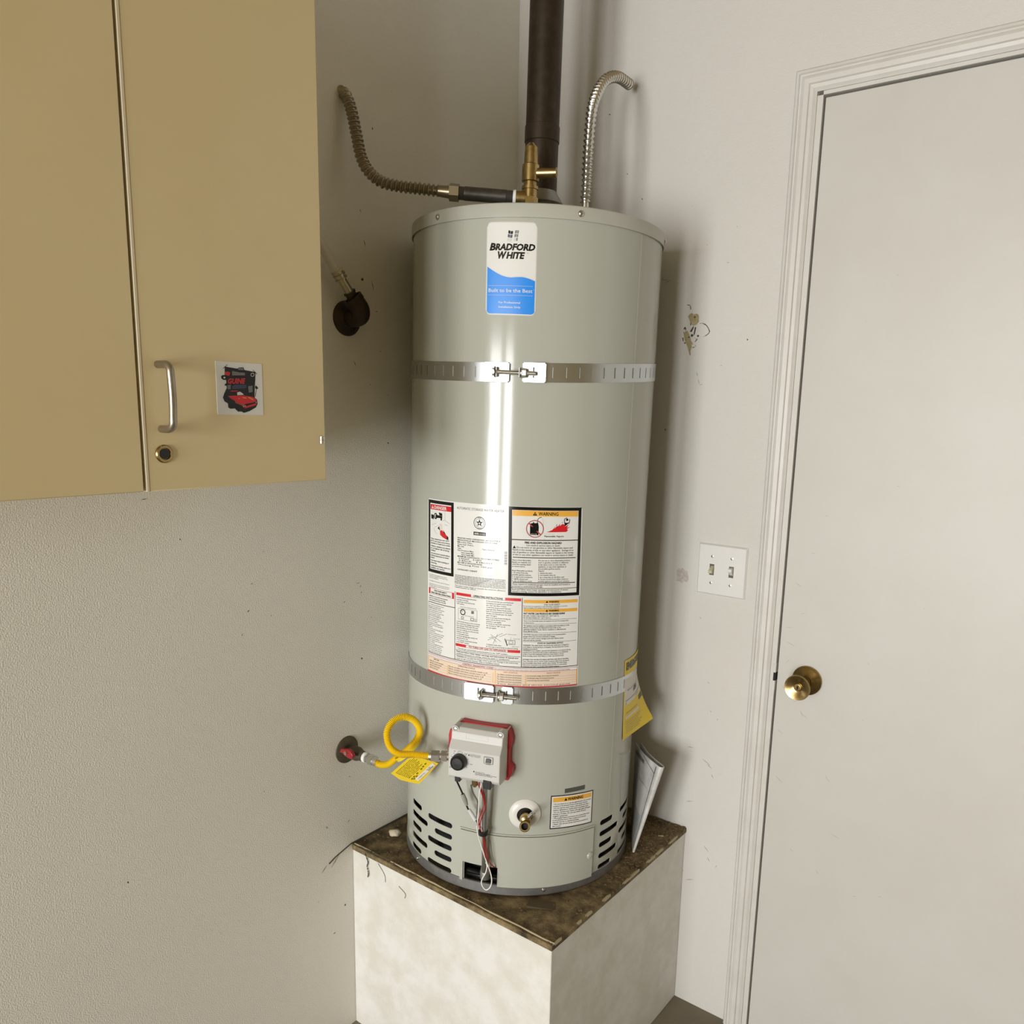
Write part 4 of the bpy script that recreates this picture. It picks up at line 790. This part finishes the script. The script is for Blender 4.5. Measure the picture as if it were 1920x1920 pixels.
# ================================================================== STRAPS
def strap(name, label, z0, ka, kb, la, lb, ra, rb, bolt, tilt):
    zc = lambda p: z0+ka*math.sin(rad(p))+kb*(1-math.cos(rad(p)))
    base = cyl(la, zc(la)); st_ = thing(name, label, 'strap', base, TF, 'seismic straps round the water heater')
    hw = .0172; us = []; hole = set(); p = rb-1.2; end = 360+la+1.2; k = 0
    nxt = rb+2.2
    while p < end:
        us.append(p)
        if nxt <= p+1e-6 and p < end-3: us.append(p+.62); hole.add(len(us)-2); nxt = p+5.75; p = p+.62
        step = min(1.9, max(.2, nxt-p)); p += step
    us.append(end)
    band = MB(TF); grid_plate(band, us, [-hw,-hw*.56,hw*.56,hw], lambda i, j: not (i in hole and j == 1), lambda u, v, d: cyl(u, zc(u)+v, R+d), .0004, .0015)
    obj('band', band, M['strap'], st_, sharp=40)
    def tab(p0, p1, yaw, nm):
        pm = (p0+p1)/2; c = cyl(pm, zc(pm), R+.0042); nn = cyl(pm+yaw, 0, 1.0); tt = Vector((-nn.y, nn.x, 0)); hwid = R*rad(p1-p0)/2
        tb = MB(TF); us_ = [-hwid, -hwid+.002, -.0018, .0, hwid-.002, hwid]; vs__ = [-hw-.0006, -hw+.0014, -.009, .009, hw-.0014, hw+.0006]
        grid_plate(tb, us_, vs__, lambda i, j: not ((i in (0, 4) and j in (0, 4)) or (i == 2 and j == 2)), lambda u, v, d: c+tt*u+Vector((0,0,v))+nn*d, -.001, .0012)
        o_ = obj('end_tab', tb, M['strap'], st_, sharp=30, bevel=.0004, label='flat polished end tab')
        return c, nn, tt, hwid
    c1, n1, t1, h1 = tab(la, lb, tilt[0], 'a'); c2, n2, t2, h2 = tab(ra, rb, tilt[1], 'b')
    b0, bn, b1_ = bolt; zb = zc((b0+b1_)/2)-.0005; A = cyl(b0, zb, R+.0145); B = cyl(b1_, zb-.0008, R+.0135); ax = (B-A).normalized()
    for q, c_ in ((b0+.4, 1), (bn-1.0, 1)):              # punched-up lugs that carry the bolt
        pc = cyl(q, zb, R+.009); lug = MB(TF).obox(pc, ax*.0010, Vector((0,0,.0088)), cyl(q,0,1)*.0080); obj('lug', lug, M['strap'], st_, bevel=.0006)
    hb = MB(TF).tube([A-ax*.006, A-ax*.0055, A-ax*.002, A-ax*.0015], [.0062,.0072,.0072,.0062], 6); obj('bolt_head', hb, M['bolt'], st_)
    obj('washer', MB(TF).tube([A-ax*.0018, A-ax*.0003], .0100, 24), M['bolt'], st_)
    n_ = int((B-A).length/.00055); path = [A+(B-A)*i/n_ for i in range(n_+1)]
    obj('bolt_shank', MB(TF).tube(path, [.0036+.0004*(i % 2) for i in range(n_+1)], 12), M['bolt'], st_)
    nc = A+(B-A)*((bn-b0)/(b1_-b0))
    obj('washer', MB(TF).tube([nc-ax*.0018, nc-ax*.0001], .0096, 24), M['bolt'], st_); obj('nut', MB(TF).hexnut(nc, nc+ax*.0075, .0084), M['bolt'], st_)
    return st_
strap('steel_strap', 'slotted steel strap bolted round the upper part of the heater', 1.0378, .0066, .0172, -20.5, -9.6, -4.6, 5.2, (-14.8, -4.4, .9), (1.5, -9))
strap('steel_strap', 'slotted steel strap bolted round the heater just below the safety label', .4262, -.0030, -.0110, -26.0, -12.0, -9.0, -3.6, (-17.2, -9.2, -2.0), (2.5, -4))

# ================================================================== GAS CONNECTION (left wall to control)
gv = thing('gas_shutoff_valve', 'gas shutoff valve with red handle on the textured wall below the cabinet', 'gas valve', (0, -.5613, .2318))
GX = lambda x, dy=0, dz=0: Vector((x, -.5613+dy, .2318+dz-.010*x))
obj('escutcheon', MB().lathe([(.010,-.001),(.0305,-.001),(.0300,.0025),(.024,.006),(.014,.008),(.010,.008)], GX(0), (1,0,0), 40, closed=True), M['escut'], gv, label='dull brown wall escutcheon')
obj('valve_body', MB().tube([GX(-.002), GX(.010), GX(.012), GX(.020), GX(.036), GX(.044), GX(.046), GX(.060)], [.0105,.0105,.0125,.0155,.0155,.0125,.0115,.0115], 20), M['escut'], gv)
obj('valve_stem', MB().tube([GX(.031,-.010,.004), GX(.033,-.026,.0105)], .0052, 14), M['chrome'], gv)
hp = [(-.024,-.005),(-.020,.0045),(-.008,.0065),(.004,.0100),(.014,.0085),(.022,.001),(.020,-.007),(.010,-.010),(-.004,-.0085),(-.014,-.0045)]
hd = obj('valve_handle', MB().prism(hp, lambda u, v, d: GX(.033)+Vector((u*.95, -.020-d, v+.0105-u*.02)), .0, .009), M['red'], gv, bevel=.002, label='red wing handle')
obj('handle_screw', MB().tube([GX(.033,-.0285,.0115), GX(.033,-.0325,.0115)], .0042, 14), M['bolt'], hd)
obj('thread_tape', MB().tube([GX(.0595), GX(.0665)], [.0118,.0112], 18), M['teflon'], gv)

gc = thing('gas_connector', 'yellow corrugated gas hose looping from the wall valve to the heater', 'gas hose', (-.24,-.20,.25), TF)
def wl_pt(v): return TF.inverted() @ v
obj('flare_nut', MB().tube([GX(.066), GX(.070), GX(.0705), GX(.076)], [.0105,.0105,.0092,.0092], 6).tube([GX(.076), GX(.080)], .0100, 20), M['chrome'], gc)
obj('flare_nut', MB().hexnut(GX(.078), GX(.090), .0128).tube([GX(.089), GX(.100)], [.0108,.0088], 20), M['chrome'], gc)
hpts = [wl_pt(GX(.096)), (-.2955,-.136,.2195), (-.2760,-.149,.2270), (-.2545,-.164,.2500), (-.2308,-.174,.2730), (-.2110,-.180,.2990), (-.2060,-.185,.3225), (-.2180,-.191,.3445), (-.2385,-.200,.3537), (-.2580,-.211,.3456), (-.2660,-.225,.3270), (-.2570,-.238,.3050), (-.2370,-.250,.2965), (-.2082,-.2550,.2985), (-.1750,-.2565,.2970)]
hp_ = resample(spline(hpts, 14), .00074)
obj('hose', MB(TF).tube(hp_, [.0062+.0011*math.cos(i*2*PI/4) for i in range(len(hp_))], 16), M['yellow'], gc, sharp=0, label='yellow coated corrugated hose')
nd = Vector((1,-.0,-.03)).normalized(); n0 = Vector((-.1768,-.2565,.2970))
nd = (cp_(-.050,.030,.2975)-n0).normalized(); LN = (cp_(-.050,.030,.2975)-n0).length
obj('flare_nut', MB(TF).tube([n0-nd*.001, n0+nd*.004, n0+nd*.0045], [.0085,.0098,.0098], 20).tube([n0+nd*.004, n0+nd*.020], .0120, 6), M['chrome'], gc)
obj('flare_nut', MB(TF).tube([n0+nd*.018, n0+nd*(LN)], .0085, 16).hexnut(n0+nd*.0235, n0+nd*.0345, .0118), M['chrome'], gc)
# paper tag tied on the hose
TY = -.226
tagp = [(-.2555,.2475),(-.2230,.2775),(-.2060,.2810),(-.1925,.2755),(-.1630,.2645),(-.1790,.2450),(-.2005,.2215),(-.2190,.2265),(-.2380,.2330)]
def tg_fn(x, z, d): return Vector((x, TY-d+.18*(x+.21), z))
tg = obj('warning_tag', MB(TF).prism(tagp, tg_fn, 0, .0006), M['tag'], gc, sharp=0, label='yellow paper warning tag with small print')
tu = Vector((.0305,.0300)).normalized(); tv = Vector((tu.y, -tu.x))
def tp(a, b, l): q = Vector((-.2530,.2465))+tu*a/1000+tv*b/1000; return tg_fn(q.x, q.y, .0006+.0003*(l+1))
S = Sheet(tp, TF, 20)
for i in range(10):
    b_ = 5+i*2.9; S.text('ink', ('WARNING gas connector', 'Do not reuse this connector', 'Keep away from heat', 'Do not kink or twist', 'Check for leaks after use', 'Indoor use only', 'Read before installing', 'Follow local codes', 'Use with fittings', 'Max pressure')[i], b_*.37+4, b_, 1.5, w=(40, 46, 43, 46, 40, 44, 40, 34, 40, 30)[i], bold=.01)
for a_, b_ in ((17,35),(23,34.5),(32,34),(44,33),(50,32),(57,31),(20,38),(27,37.5)): S.frame('ink', a_, b_, a_+3.6, b_+2.6, .8)
S.rect('paper', 23, 41, 70, 48.5, 2); S.text('ink', '24 IN', 51, 45, 2.2, w=10, layer=4); S.rect('inkg', 53, 45.8, 66, 47.6, 3); S.text('inkg', 'CONNECTOR', 27, 46, 2.2, w=18, layer=4)
S.rect('inko', 24, 49.4, 70, 50.2, 2)
S.flush(tg, {'ink': 'black_print', 'inkg': 'grey_print', 'paper': 'white_sticker', 'inko': 'orange_line'})
# strap end of the tag, wrapped over both hose runs
wr_ = [[Vector((-.2560+.0092*k, 0, .2485-.0090*k))+Vector((.0500, 0, .0480))*(i/12)+Vector((0, -.172-.030*math.sin(i/12*PI)**.6, 0)) for k in (-.35, .35)] for i in range(13)]
wm = MB(TF); sheet_solid(wm, [[r_[0] for r_ in wr_], [r_[1] for r_ in wr_]], .0007)
obj('tag_strip', wm, M['tag'], gc, sharp=60)

# ================================================================== PLUMBING ON TOP
hw_ = thing('hot_water_outlet', 'steel nipple and brass tee with corrugated hose on top of the heater', 'water pipe', (-.0195,-.10,1.331), TF)
obj('riser', MB(TF).tube([(-.0195,-.10,1.328), (-.0195,-.10,1.356)], .0115, 18), M['brass'], hw_)
te = MB(TF).tube([(-.0195,-.10,1.350), (-.0195,-.10,1.356), (-.0195,-.10,1.3565), (-.0195,-.10,1.386), (-.0195,-.10,1.3865), (-.0195,-.10,1.392)], [.0150,.0158,.0138,.0138,.0158,.0158], 20).hexnut((-.0195,-.10,1.357), (-.0195,-.10,1.372), .0160)
obj('brass_tee', te.tube([(-.020,-.10,1.3705), (-.046,-.10,1.3712)], .0132, 18), M['brass'], hw_, label='brass tee')
obj('relief_valve', MB(TF).tube([(-.0195,-.10,1.392), (-.0195,-.10,1.400), (-.0195,-.10,1.401), (-.0195,-.10,1.430), (-.0195,-.10,1.432), (-.0195,-.10,1.462), (-.0195,-.10,1.470)], [.0125,.0125,.0165,.0165,.0135,.0120,.005], 20).tube([(-.0195,-.10,1.416), (.030,-.112,1.416)], .0095, 16), M['brass'], hw_, label='brass relief valve')
obj('thread_tape', MB(TF).tube([(-.0460,-.10,1.3712), (-.0495,-.10,1.3713), (-.0515,-.10,1.3714)], [.0142,.0138,.0128], 18), M['teflon'], hw_, label='white thread tape')
npth = [Vector((-.0515-.0011*i, -.10, 1.3714+.00004*i)) for i in range(96)]
obj('steel_nipple', MB(TF).tube(npth, [(.0118+.0006*(i % 2)) if i < 12 or i > 84 else .0128 for i in range(96)], 20), M['pipe'], hw_, label='dark steel pipe nipple')
obj('union_nut', MB(TF).hexnut((-.1550,-.10,1.3752), (-.1730,-.10,1.3760), .0165).tube([(-.1730,-.10,1.3760), (-.1960,-.10,1.3775)], [.0118,.0100], 18), M['flex'], hw_)
fx = resample(spline([(-.1950,-.10,1.3775), (-.2300,-.10,1.3800), (-.2700,-.10,1.3830), (-.3040,-.099,1.3900), (-.3280,-.096,1.4080), (-.3440,-.090,1.4350), (-.3540,-.084,1.4750), (-.3650,-.078,1.5200), (-.3780,-.071,1.5500), (-.3960,-.058,1.5600)], 14), .0011)
obj('corrugated_hose', MB(TF).tube(fx, [.0098+.0020*math.cos(i*2*PI/8) for i in range(len(fx))], 16), M['flex'], hw_, sharp=0, label='corrugated metal hose')
cw = thing('cold_water_inlet', 'vertical chrome corrugated hose on the heater lid beside the dark vent', 'water pipe', (.0895,-.03,1.331), TF)
obj('nipple', MB(TF).tube([(.0905,-.03,1.326), (.0912,-.03,1.388)], .0072, 18), M['chrome'], cw)
fx = resample(spline([(.0912,-.03,1.3850), (.0918,-.03,1.43), (.0925,-.028,1.50), (.098,-.015,1.57), (.120,.03,1.63), (.150,.08,1.66), (.183,.137,1.668)], 14), .0013)
obj('corrugated_hose', MB(TF).tube(fx, [.0094+.0021*math.cos(i*2*PI/8)**3 for i in range(len(fx))], 18), M['chrome'], cw, sharp=0, label='chrome corrugated hose')
vt = thing('vent_pipe', 'dark sheet metal vent pipe with flared skirt rising from the heater lid', 'vent pipe', (0,0,1.331), TF)
obj('draft_skirt', MB(TF).lathe([(.028,1.329),(.030,1.385),(.0475,1.3835),(.0480,1.3850),(.036,1.4030),(.0335,1.4080),(.030,1.4080)], (0,0,0), (0,0,1), 48), mat('skirt_metal', (.30,.29,.27), .4, .8), vt, label='grey flared draft skirt')
obj('pipe', MB(TF).tube([(0,0,1.400), (0,0,1.50), (0,0,1.501), (0,0,1.53), (0,0,1.531), (0,0,2.236)], [.0335,.0335,.0350,.0350,.0335,.0335], 36), M['iron'], vt)

# ================================================================== ELBOW AND HOSE ON THE LEFT WALL
el = thing('pipe_elbow', 'dark brown iron pipe elbow with round flange on the wall beside the cabinet', 'pipe elbow', (0, -.5400, 1.1480))
obj('flange', MB().lathe([(0,-.001),(.0345,-.001),(.0345,.0025),(.030,.0065),(.020,.010),(.018,.012),(0,.012)], (0,-.5400,1.1480), (1,0,0), 40), M['iron'], el)
ep = spline([(.006,-.540,1.148), (.022,-.538,1.1485), (.036,-.537,1.152), (.043,-.542,1.162), (.042,-.549,1.173), (.040,-.556,1.182)], 6)
obj('elbow', MB().tube(ep, [.0175+.0015*math.sin(i/len(ep)*PI) for i in range(len(ep))], 24).lathe([(.0165,-.004),(.0195,-.004),(.0195,.007),(.0165,.007)], ep[-3], (ep[-1]-ep[-4]), 24, closed=True), M['iron'], el)
wh2 = thing('water_hose', 'braided hose with crimped metal end leading up behind the tan cabinet', 'hose', (.0400,-.556,1.182))
hd_ = Vector((-.004,-.044,.056)).normalized(); h0 = Vector((.040,-.556,1.182))
obj('hex_nut', MB().hexnut(h0-hd_*.002, h0+hd_*.013, .0120).tube([h0+hd_*.012, h0+hd_*.0145], .0125, 18), M['iron'], wh2)
obj('ferrule', MB().tube([h0+hd_*.012, h0+hd_*.042, h0+hd_*.0425, h0+hd_*.045, h0+hd_*.0455, h0+hd_*.049, h0+hd_*.0495, h0+hd_*.053, h0+hd_*.0535, h0+hd_*.057, h0+hd_*.0575, h0+hd_*.061], [.0085,.0085,.0125,.0125,.0108,.0108,.0125,.0125,.0108,.0108,.0125,.0112], 20), M['nickel'], wh2, label='crimped brass ferrule')
h1_ = h0+hd_*.058
obj('hose', MB().tube(spline([h1_, h1_+hd_*.04, h1_+hd_*.10+Vector((-.004,0,.01)), h1_+hd_*.15+Vector((-.006,.01,.06)), h1_+hd_*.17+Vector((-.008,.01,.25)), h1_+hd_*.17+Vector((-.008,.01,.90))], 8), .0098, 18), M['hosec'], wh2, sharp=0)

# ================================================================== CABINET
cb = thing('wall_cabinet', 'tan laminate wall cabinet with metal bow handle and car sticker', 'cabinet', (.14, -1.30, .8622))
CY0, CY1, CZ0, CZ1, CX = -1.98, -.8395, .8622, 1.62, .300
obj('cabinet_body', MB().box((.0005, CY0, CZ0), (CX-.020, CY1, CZ1)), M['cab'], cb, bevel=.001)
dr = obj('cabinet_door', MB().box((CX-.018, -1.1205, CZ0-.0005), (CX, CY1, CZ1)), M['cab'], cb, bevel=.0012, label='tan cabinet door on the right')
d2 = obj('cabinet_door', MB().box((CX-.018, CY0, CZ0-.0005), (CX, -1.1278, CZ1)), M['cab'], cb, bevel=.0012, label='tan cabinet door cut off at the left')
obj('edge_strip', MB().box((CX-.018, -1.1242, CZ0-.0005), (CX+.0006, -1.1206, CZ1)), mat('pale_edge_banding', (.72,.64,.47), .3), dr, bevel=.0004, label='thin pale edge strip')
obj('door_gap', MB().box((CX-.0195, -1.1276, CZ0), (CX-.010, -1.1243, CZ1)), M['cabedge'], cb, sharp=0)
HY = -1.1000
hpth = spline([(CX-.002,HY,1.0222), (CX+.012,HY,1.0222), (CX+.022,HY,1.0215), (CX+.0285,HY,1.0165), (CX+.0300,HY,1.008), (CX+.0300,HY+.0008,.980), (CX+.0300,HY,.957), (CX+.0285,HY,.9475), (CX+.022,HY,.9425), (CX+.012,HY,.9412), (CX-.002,HY,.9412)], 6)
obj('bow_handle', MB().tube(hpth, .0048, 16), M['handle'], dr, label='brushed metal bow handle')
lk_ = obj('cabinet_lock', MB().lathe([(0,-.001),(.0118,-.001),(.0118,.0015),(.0105,.0030),(.0078,.0030),(.0072,.0012),(0,.0012)], (CX, -1.0985, .9093), (1,0,0), 32), M['oldbrass'], dr, label='round brass cam lock')
obj('keyway', MB().lathe([(0,.0008),(.0068,.0008),(.0068,.0018),(0,.0018)], (CX, -1.0985, .9093), (1,0,0), 24), M['knob'], lk_)
obj('hinge_pin', MB().tube([(CX-.0006,-.8448,.9180), (CX-.0006,-.8448,.9228)], .0046, 14).tube([(CX-.0006,-.8448,.9238), (CX-.0006,-.8448,.9285)], .0046, 14), M['bolt'], dr)
# sticker with a printed red car
sk = obj('sticker', MB().box((CX-.0002, -1.0199, .9602), (CX+.0006, -.9482, 1.0314)), M['paper'], cb, sharp=0, label='square white sticker printed with a red car')
def sk_fn(a, b, l):                       # sketch -> sticker (0..1)
    v = (b-110)/1680; x0 = 60+65*v; x1 = 1500+60*v; u = (a-x0)/(x1-x0); y0 = 110+105*u; y1 = 1780+25*u; v = (b-y0)/(y1-y0)
    return Vector((CX+.0007+.00012*l, -1.0199+.0717*u, 1.0314-.0712*v))
S = Sheet(sk_fn, ID, 1e9)
S.poly('ink', [(340,285),(740,355),(760,320),(910,310),(945,395),(1300,460),(1290,700),(1275,900),(1270,1180),(1270,1260),(1340,1310),(1365,1450),(1310,1560),(1100,1680),(930,1730),(850,1690),(740,1690),(640,1590),(510,1600),(440,1560),(430,1430),(330,1370),(280,1250),(320,1120),(380,980),(400,950),(390,880),(330,870),(350,820),(385,800),(380,700),(300,700),(235,650),(230,580),(270,550),(340,545)], 1)
S.poly('ink', [(1290,900),(1320,880),(1390,960),(1330,1000),(1290,960)], 1); S.line('ink', [(1325,1000),(1295,1220)], 14, 1); S.line('ink', [(290,345),(420,225)], 16, 1); S.line('ink', [(1210,390),(1350,525)], 12, 1); S.disc('paper', (325,628), 28, 2, 8)
S.poly('inkr', [(340,450),(430,440),(510,470),(470,580),(390,550),(340,530)], 2)
S.text('inkr', 'GUINE', 430, 810, 150, w=540, bold=.04, shear=.2, layer=2)
S.poly('inkn', [(560,900),(640,850),(1000,850),(1000,960),(700,980),(560,980)], 2); S.poly('inkg', [(420,860),(520,850),(510,990),(420,980)], 2); S.poly('inkg', [(1060,900),(1200,880),(1200,1080),(1080,1100)], 2); S.poly('inkg', [(560,420),(800,470),(960,480),(960,560),(560,560)], 2)
S.poly('inkg', [(740,350),(780,330),(900,330),(920,400),(760,390)], 2); S.ring('paper', (1200,545), 45, 58, 2, 14)
S.poly('inkr', [(480,1060),(560,1030),(740,1030),(720,1060)], 2); S.poly('pinkw', [(710,1090),(800,1065),(870,1110),(925,1165),(720,1175)], 3)
S.poly('inkr', [(430,1200),(560,1190),(920,1185),(1200,1230),(1330,1320),(1290,1400),(960,1450),(800,1440),(640,1350),(520,1280)], 2); S.poly('inkrd', [(640,1350),(800,1440),(960,1450),(930,1590),(860,1500),(660,1420)], 3)
S.poly('inkr', [(960,1530),(1340,1420),(1310,1490),(950,1595)], 3); S.poly('ink', [(960,1470),(1330,1380),(1335,1420),(970,1525)], 4); S.disc('paper', (965,1515), 16, 5, 8); S.disc('paper', (915,1525), 13, 5, 8); S.disc('paper', (1310,1400), 14, 5, 8)
S.line('inko', [(880,1250),(1000,1270)], 22, 4); S.line('inko', [(1060,1240),(1220,1320)], 22, 4); S.poly('inkp', [(740,1270),(790,1275),(780,1290)], 4)
S.flush(sk, {'ink': 'black_print', 'inkr': 'red_print', 'inkrd': 'dark_red_print', 'inkn': 'navy_print', 'inkg': 'grey_print', 'inko': 'orange_print', 'paper': 'white_print', 'pinkw': 'pale_print', 'inkp': 'peach_print'})

# ================================================================== SWITCHES
SX, SZ, SH_ = .6048, .6364, .0572
sw = thing('light_switch', 'white double toggle light switch plate beside the door casing', 'light switch', (SX, 0, SZ-SH_))
pm = MB()
def swp(x, z, d): return Vector((SX+x, -d, SZ+z))
xs = [-SH_, -SH_+.003, -.0285, -.0175, .0175, .0285, SH_-.003, SH_]; zs2 = [-SH_, -SH_+.003, -.0125, .0125, SH_-.003, SH_]
grid_plate(pm, xs, zs2, lambda i, j: not (i in (2, 4) and j == 2), lambda x, z, d: swp(x, z, d if d < .001 or (abs(x) < SH_-.001 and abs(z) < SH_-.001) else .0012), 0, .0055)
obj('switch_plate', pm, M['plate'], sw, sharp=30, label='square white plastic plate')
for i, x in enumerate((-.023, .023)):
    up = 1
    obj('toggle_frame', MB().box((SX+x-.0055, -.0030, SZ-.0122), (SX+x+.0055, -.0005, SZ+.0122)), mat('switch_recess', (.10,.09,.06), .6), sw, sharp=0)
    tg_ = MB().prism([(-.0105,.002),(.0085,.002),(-.0015,.0150),(-.0070,.0155)] if i == 0 else [(-.0085,.002),(.0105,.002),(.0080,.0150),(.0020,.0155)], lambda z, d, s_: Vector((SX+x+s_, -d, SZ+z)), -.0042, .0042)
    obj('toggle', tg_, M['toggle'] if i == 0 else M['plate'], sw, bevel=.0008, label='ivory toggle' if i == 0 else 'white toggle')
    for z in (-.0300, .0300): obj('plate_screw', MB().lathe([(0,.0045),(.0034,.0045),(.0032,.0064),(0,.0068)], (SX+x, 0, SZ+z), (0,-1,0), 14), M['bolt'], sw)

# ================================================================== MANUAL beside the heater
A0, B0 = Vector((.2625,-.079,.0030)), Vector((.3080,-.080,.2110)); da_, db_2 = Vector((.012,.128,0)), Vector((-.034,.130,-.002))
def bk(u, v, o):                            # u along depth from the spine, v up the spine, o offset across the fold
    p = (A0+da_*u).lerp(B0+db_2*u, v); q = Vector((1,.10,0)); return p+q*o*(.35+.65*v)+Vector((-.006*math.sin(u*PI)*v,0,0))
bo = thing('owner_manual', 'folded white owner manual leaning between the heater and the switch wall', 'booklet', tuple(A0), TF)
G1 = []
for j in range(9):
    v = j/8; row = [bk(u, v, 0) for u in (1,.75,.5,.25,.08,.03)]
    row += [bk(0, v, 0)+Vector((.0060*(1-math.cos(a))*(.35+.65*v), -.0050*math.sin(a)*(.35+.65*v), 0)) for a in (.2,.7,1.2,1.57,1.95,2.45,2.95)]
    row += [bk(u, v, .012) for u in (.03,.1,.3,.6,1)]; G1.append(row)
mm = MB(TF); sheet_solid(mm, G1, .0012)
bc = obj('cover', mm, mat('manual_cover', (.66,.66,.64), .30, vary=.35, vscale=25, col2=(.42,.42,.41)), bo, sharp=50, label='folded pale cover')
pg = MB(TF); sheet_solid(pg, [[bk(u, v, .0052) for u in (.10,.35,.65,.98)] for v in (0.02,.25,.5,.75,.955)], .0030)
obj('pages', pg, M['paper'], bo, sharp=40)
S = Sheet(lambda a, b, l: bk(a, 1-b, -.0014-.0002*l), TF, .1)
S.line('ink', [(.06,.985),(.055,.5),(.05,.02)], .012, 1)
S.strip('paperd', .14, .60, lambda a: .30, lambda a: .62, 1, n=6)
S.strip('inkg', .45, .92, lambda a: .06, lambda a: .10, 1, n=4); S.line('ink', [(.055,.10),(.5,.02)], .004, 1)
S.flush(bc, {'ink': 'black_print', 'inkg': 'grey_print', 'paperd': 'pale_picture'})
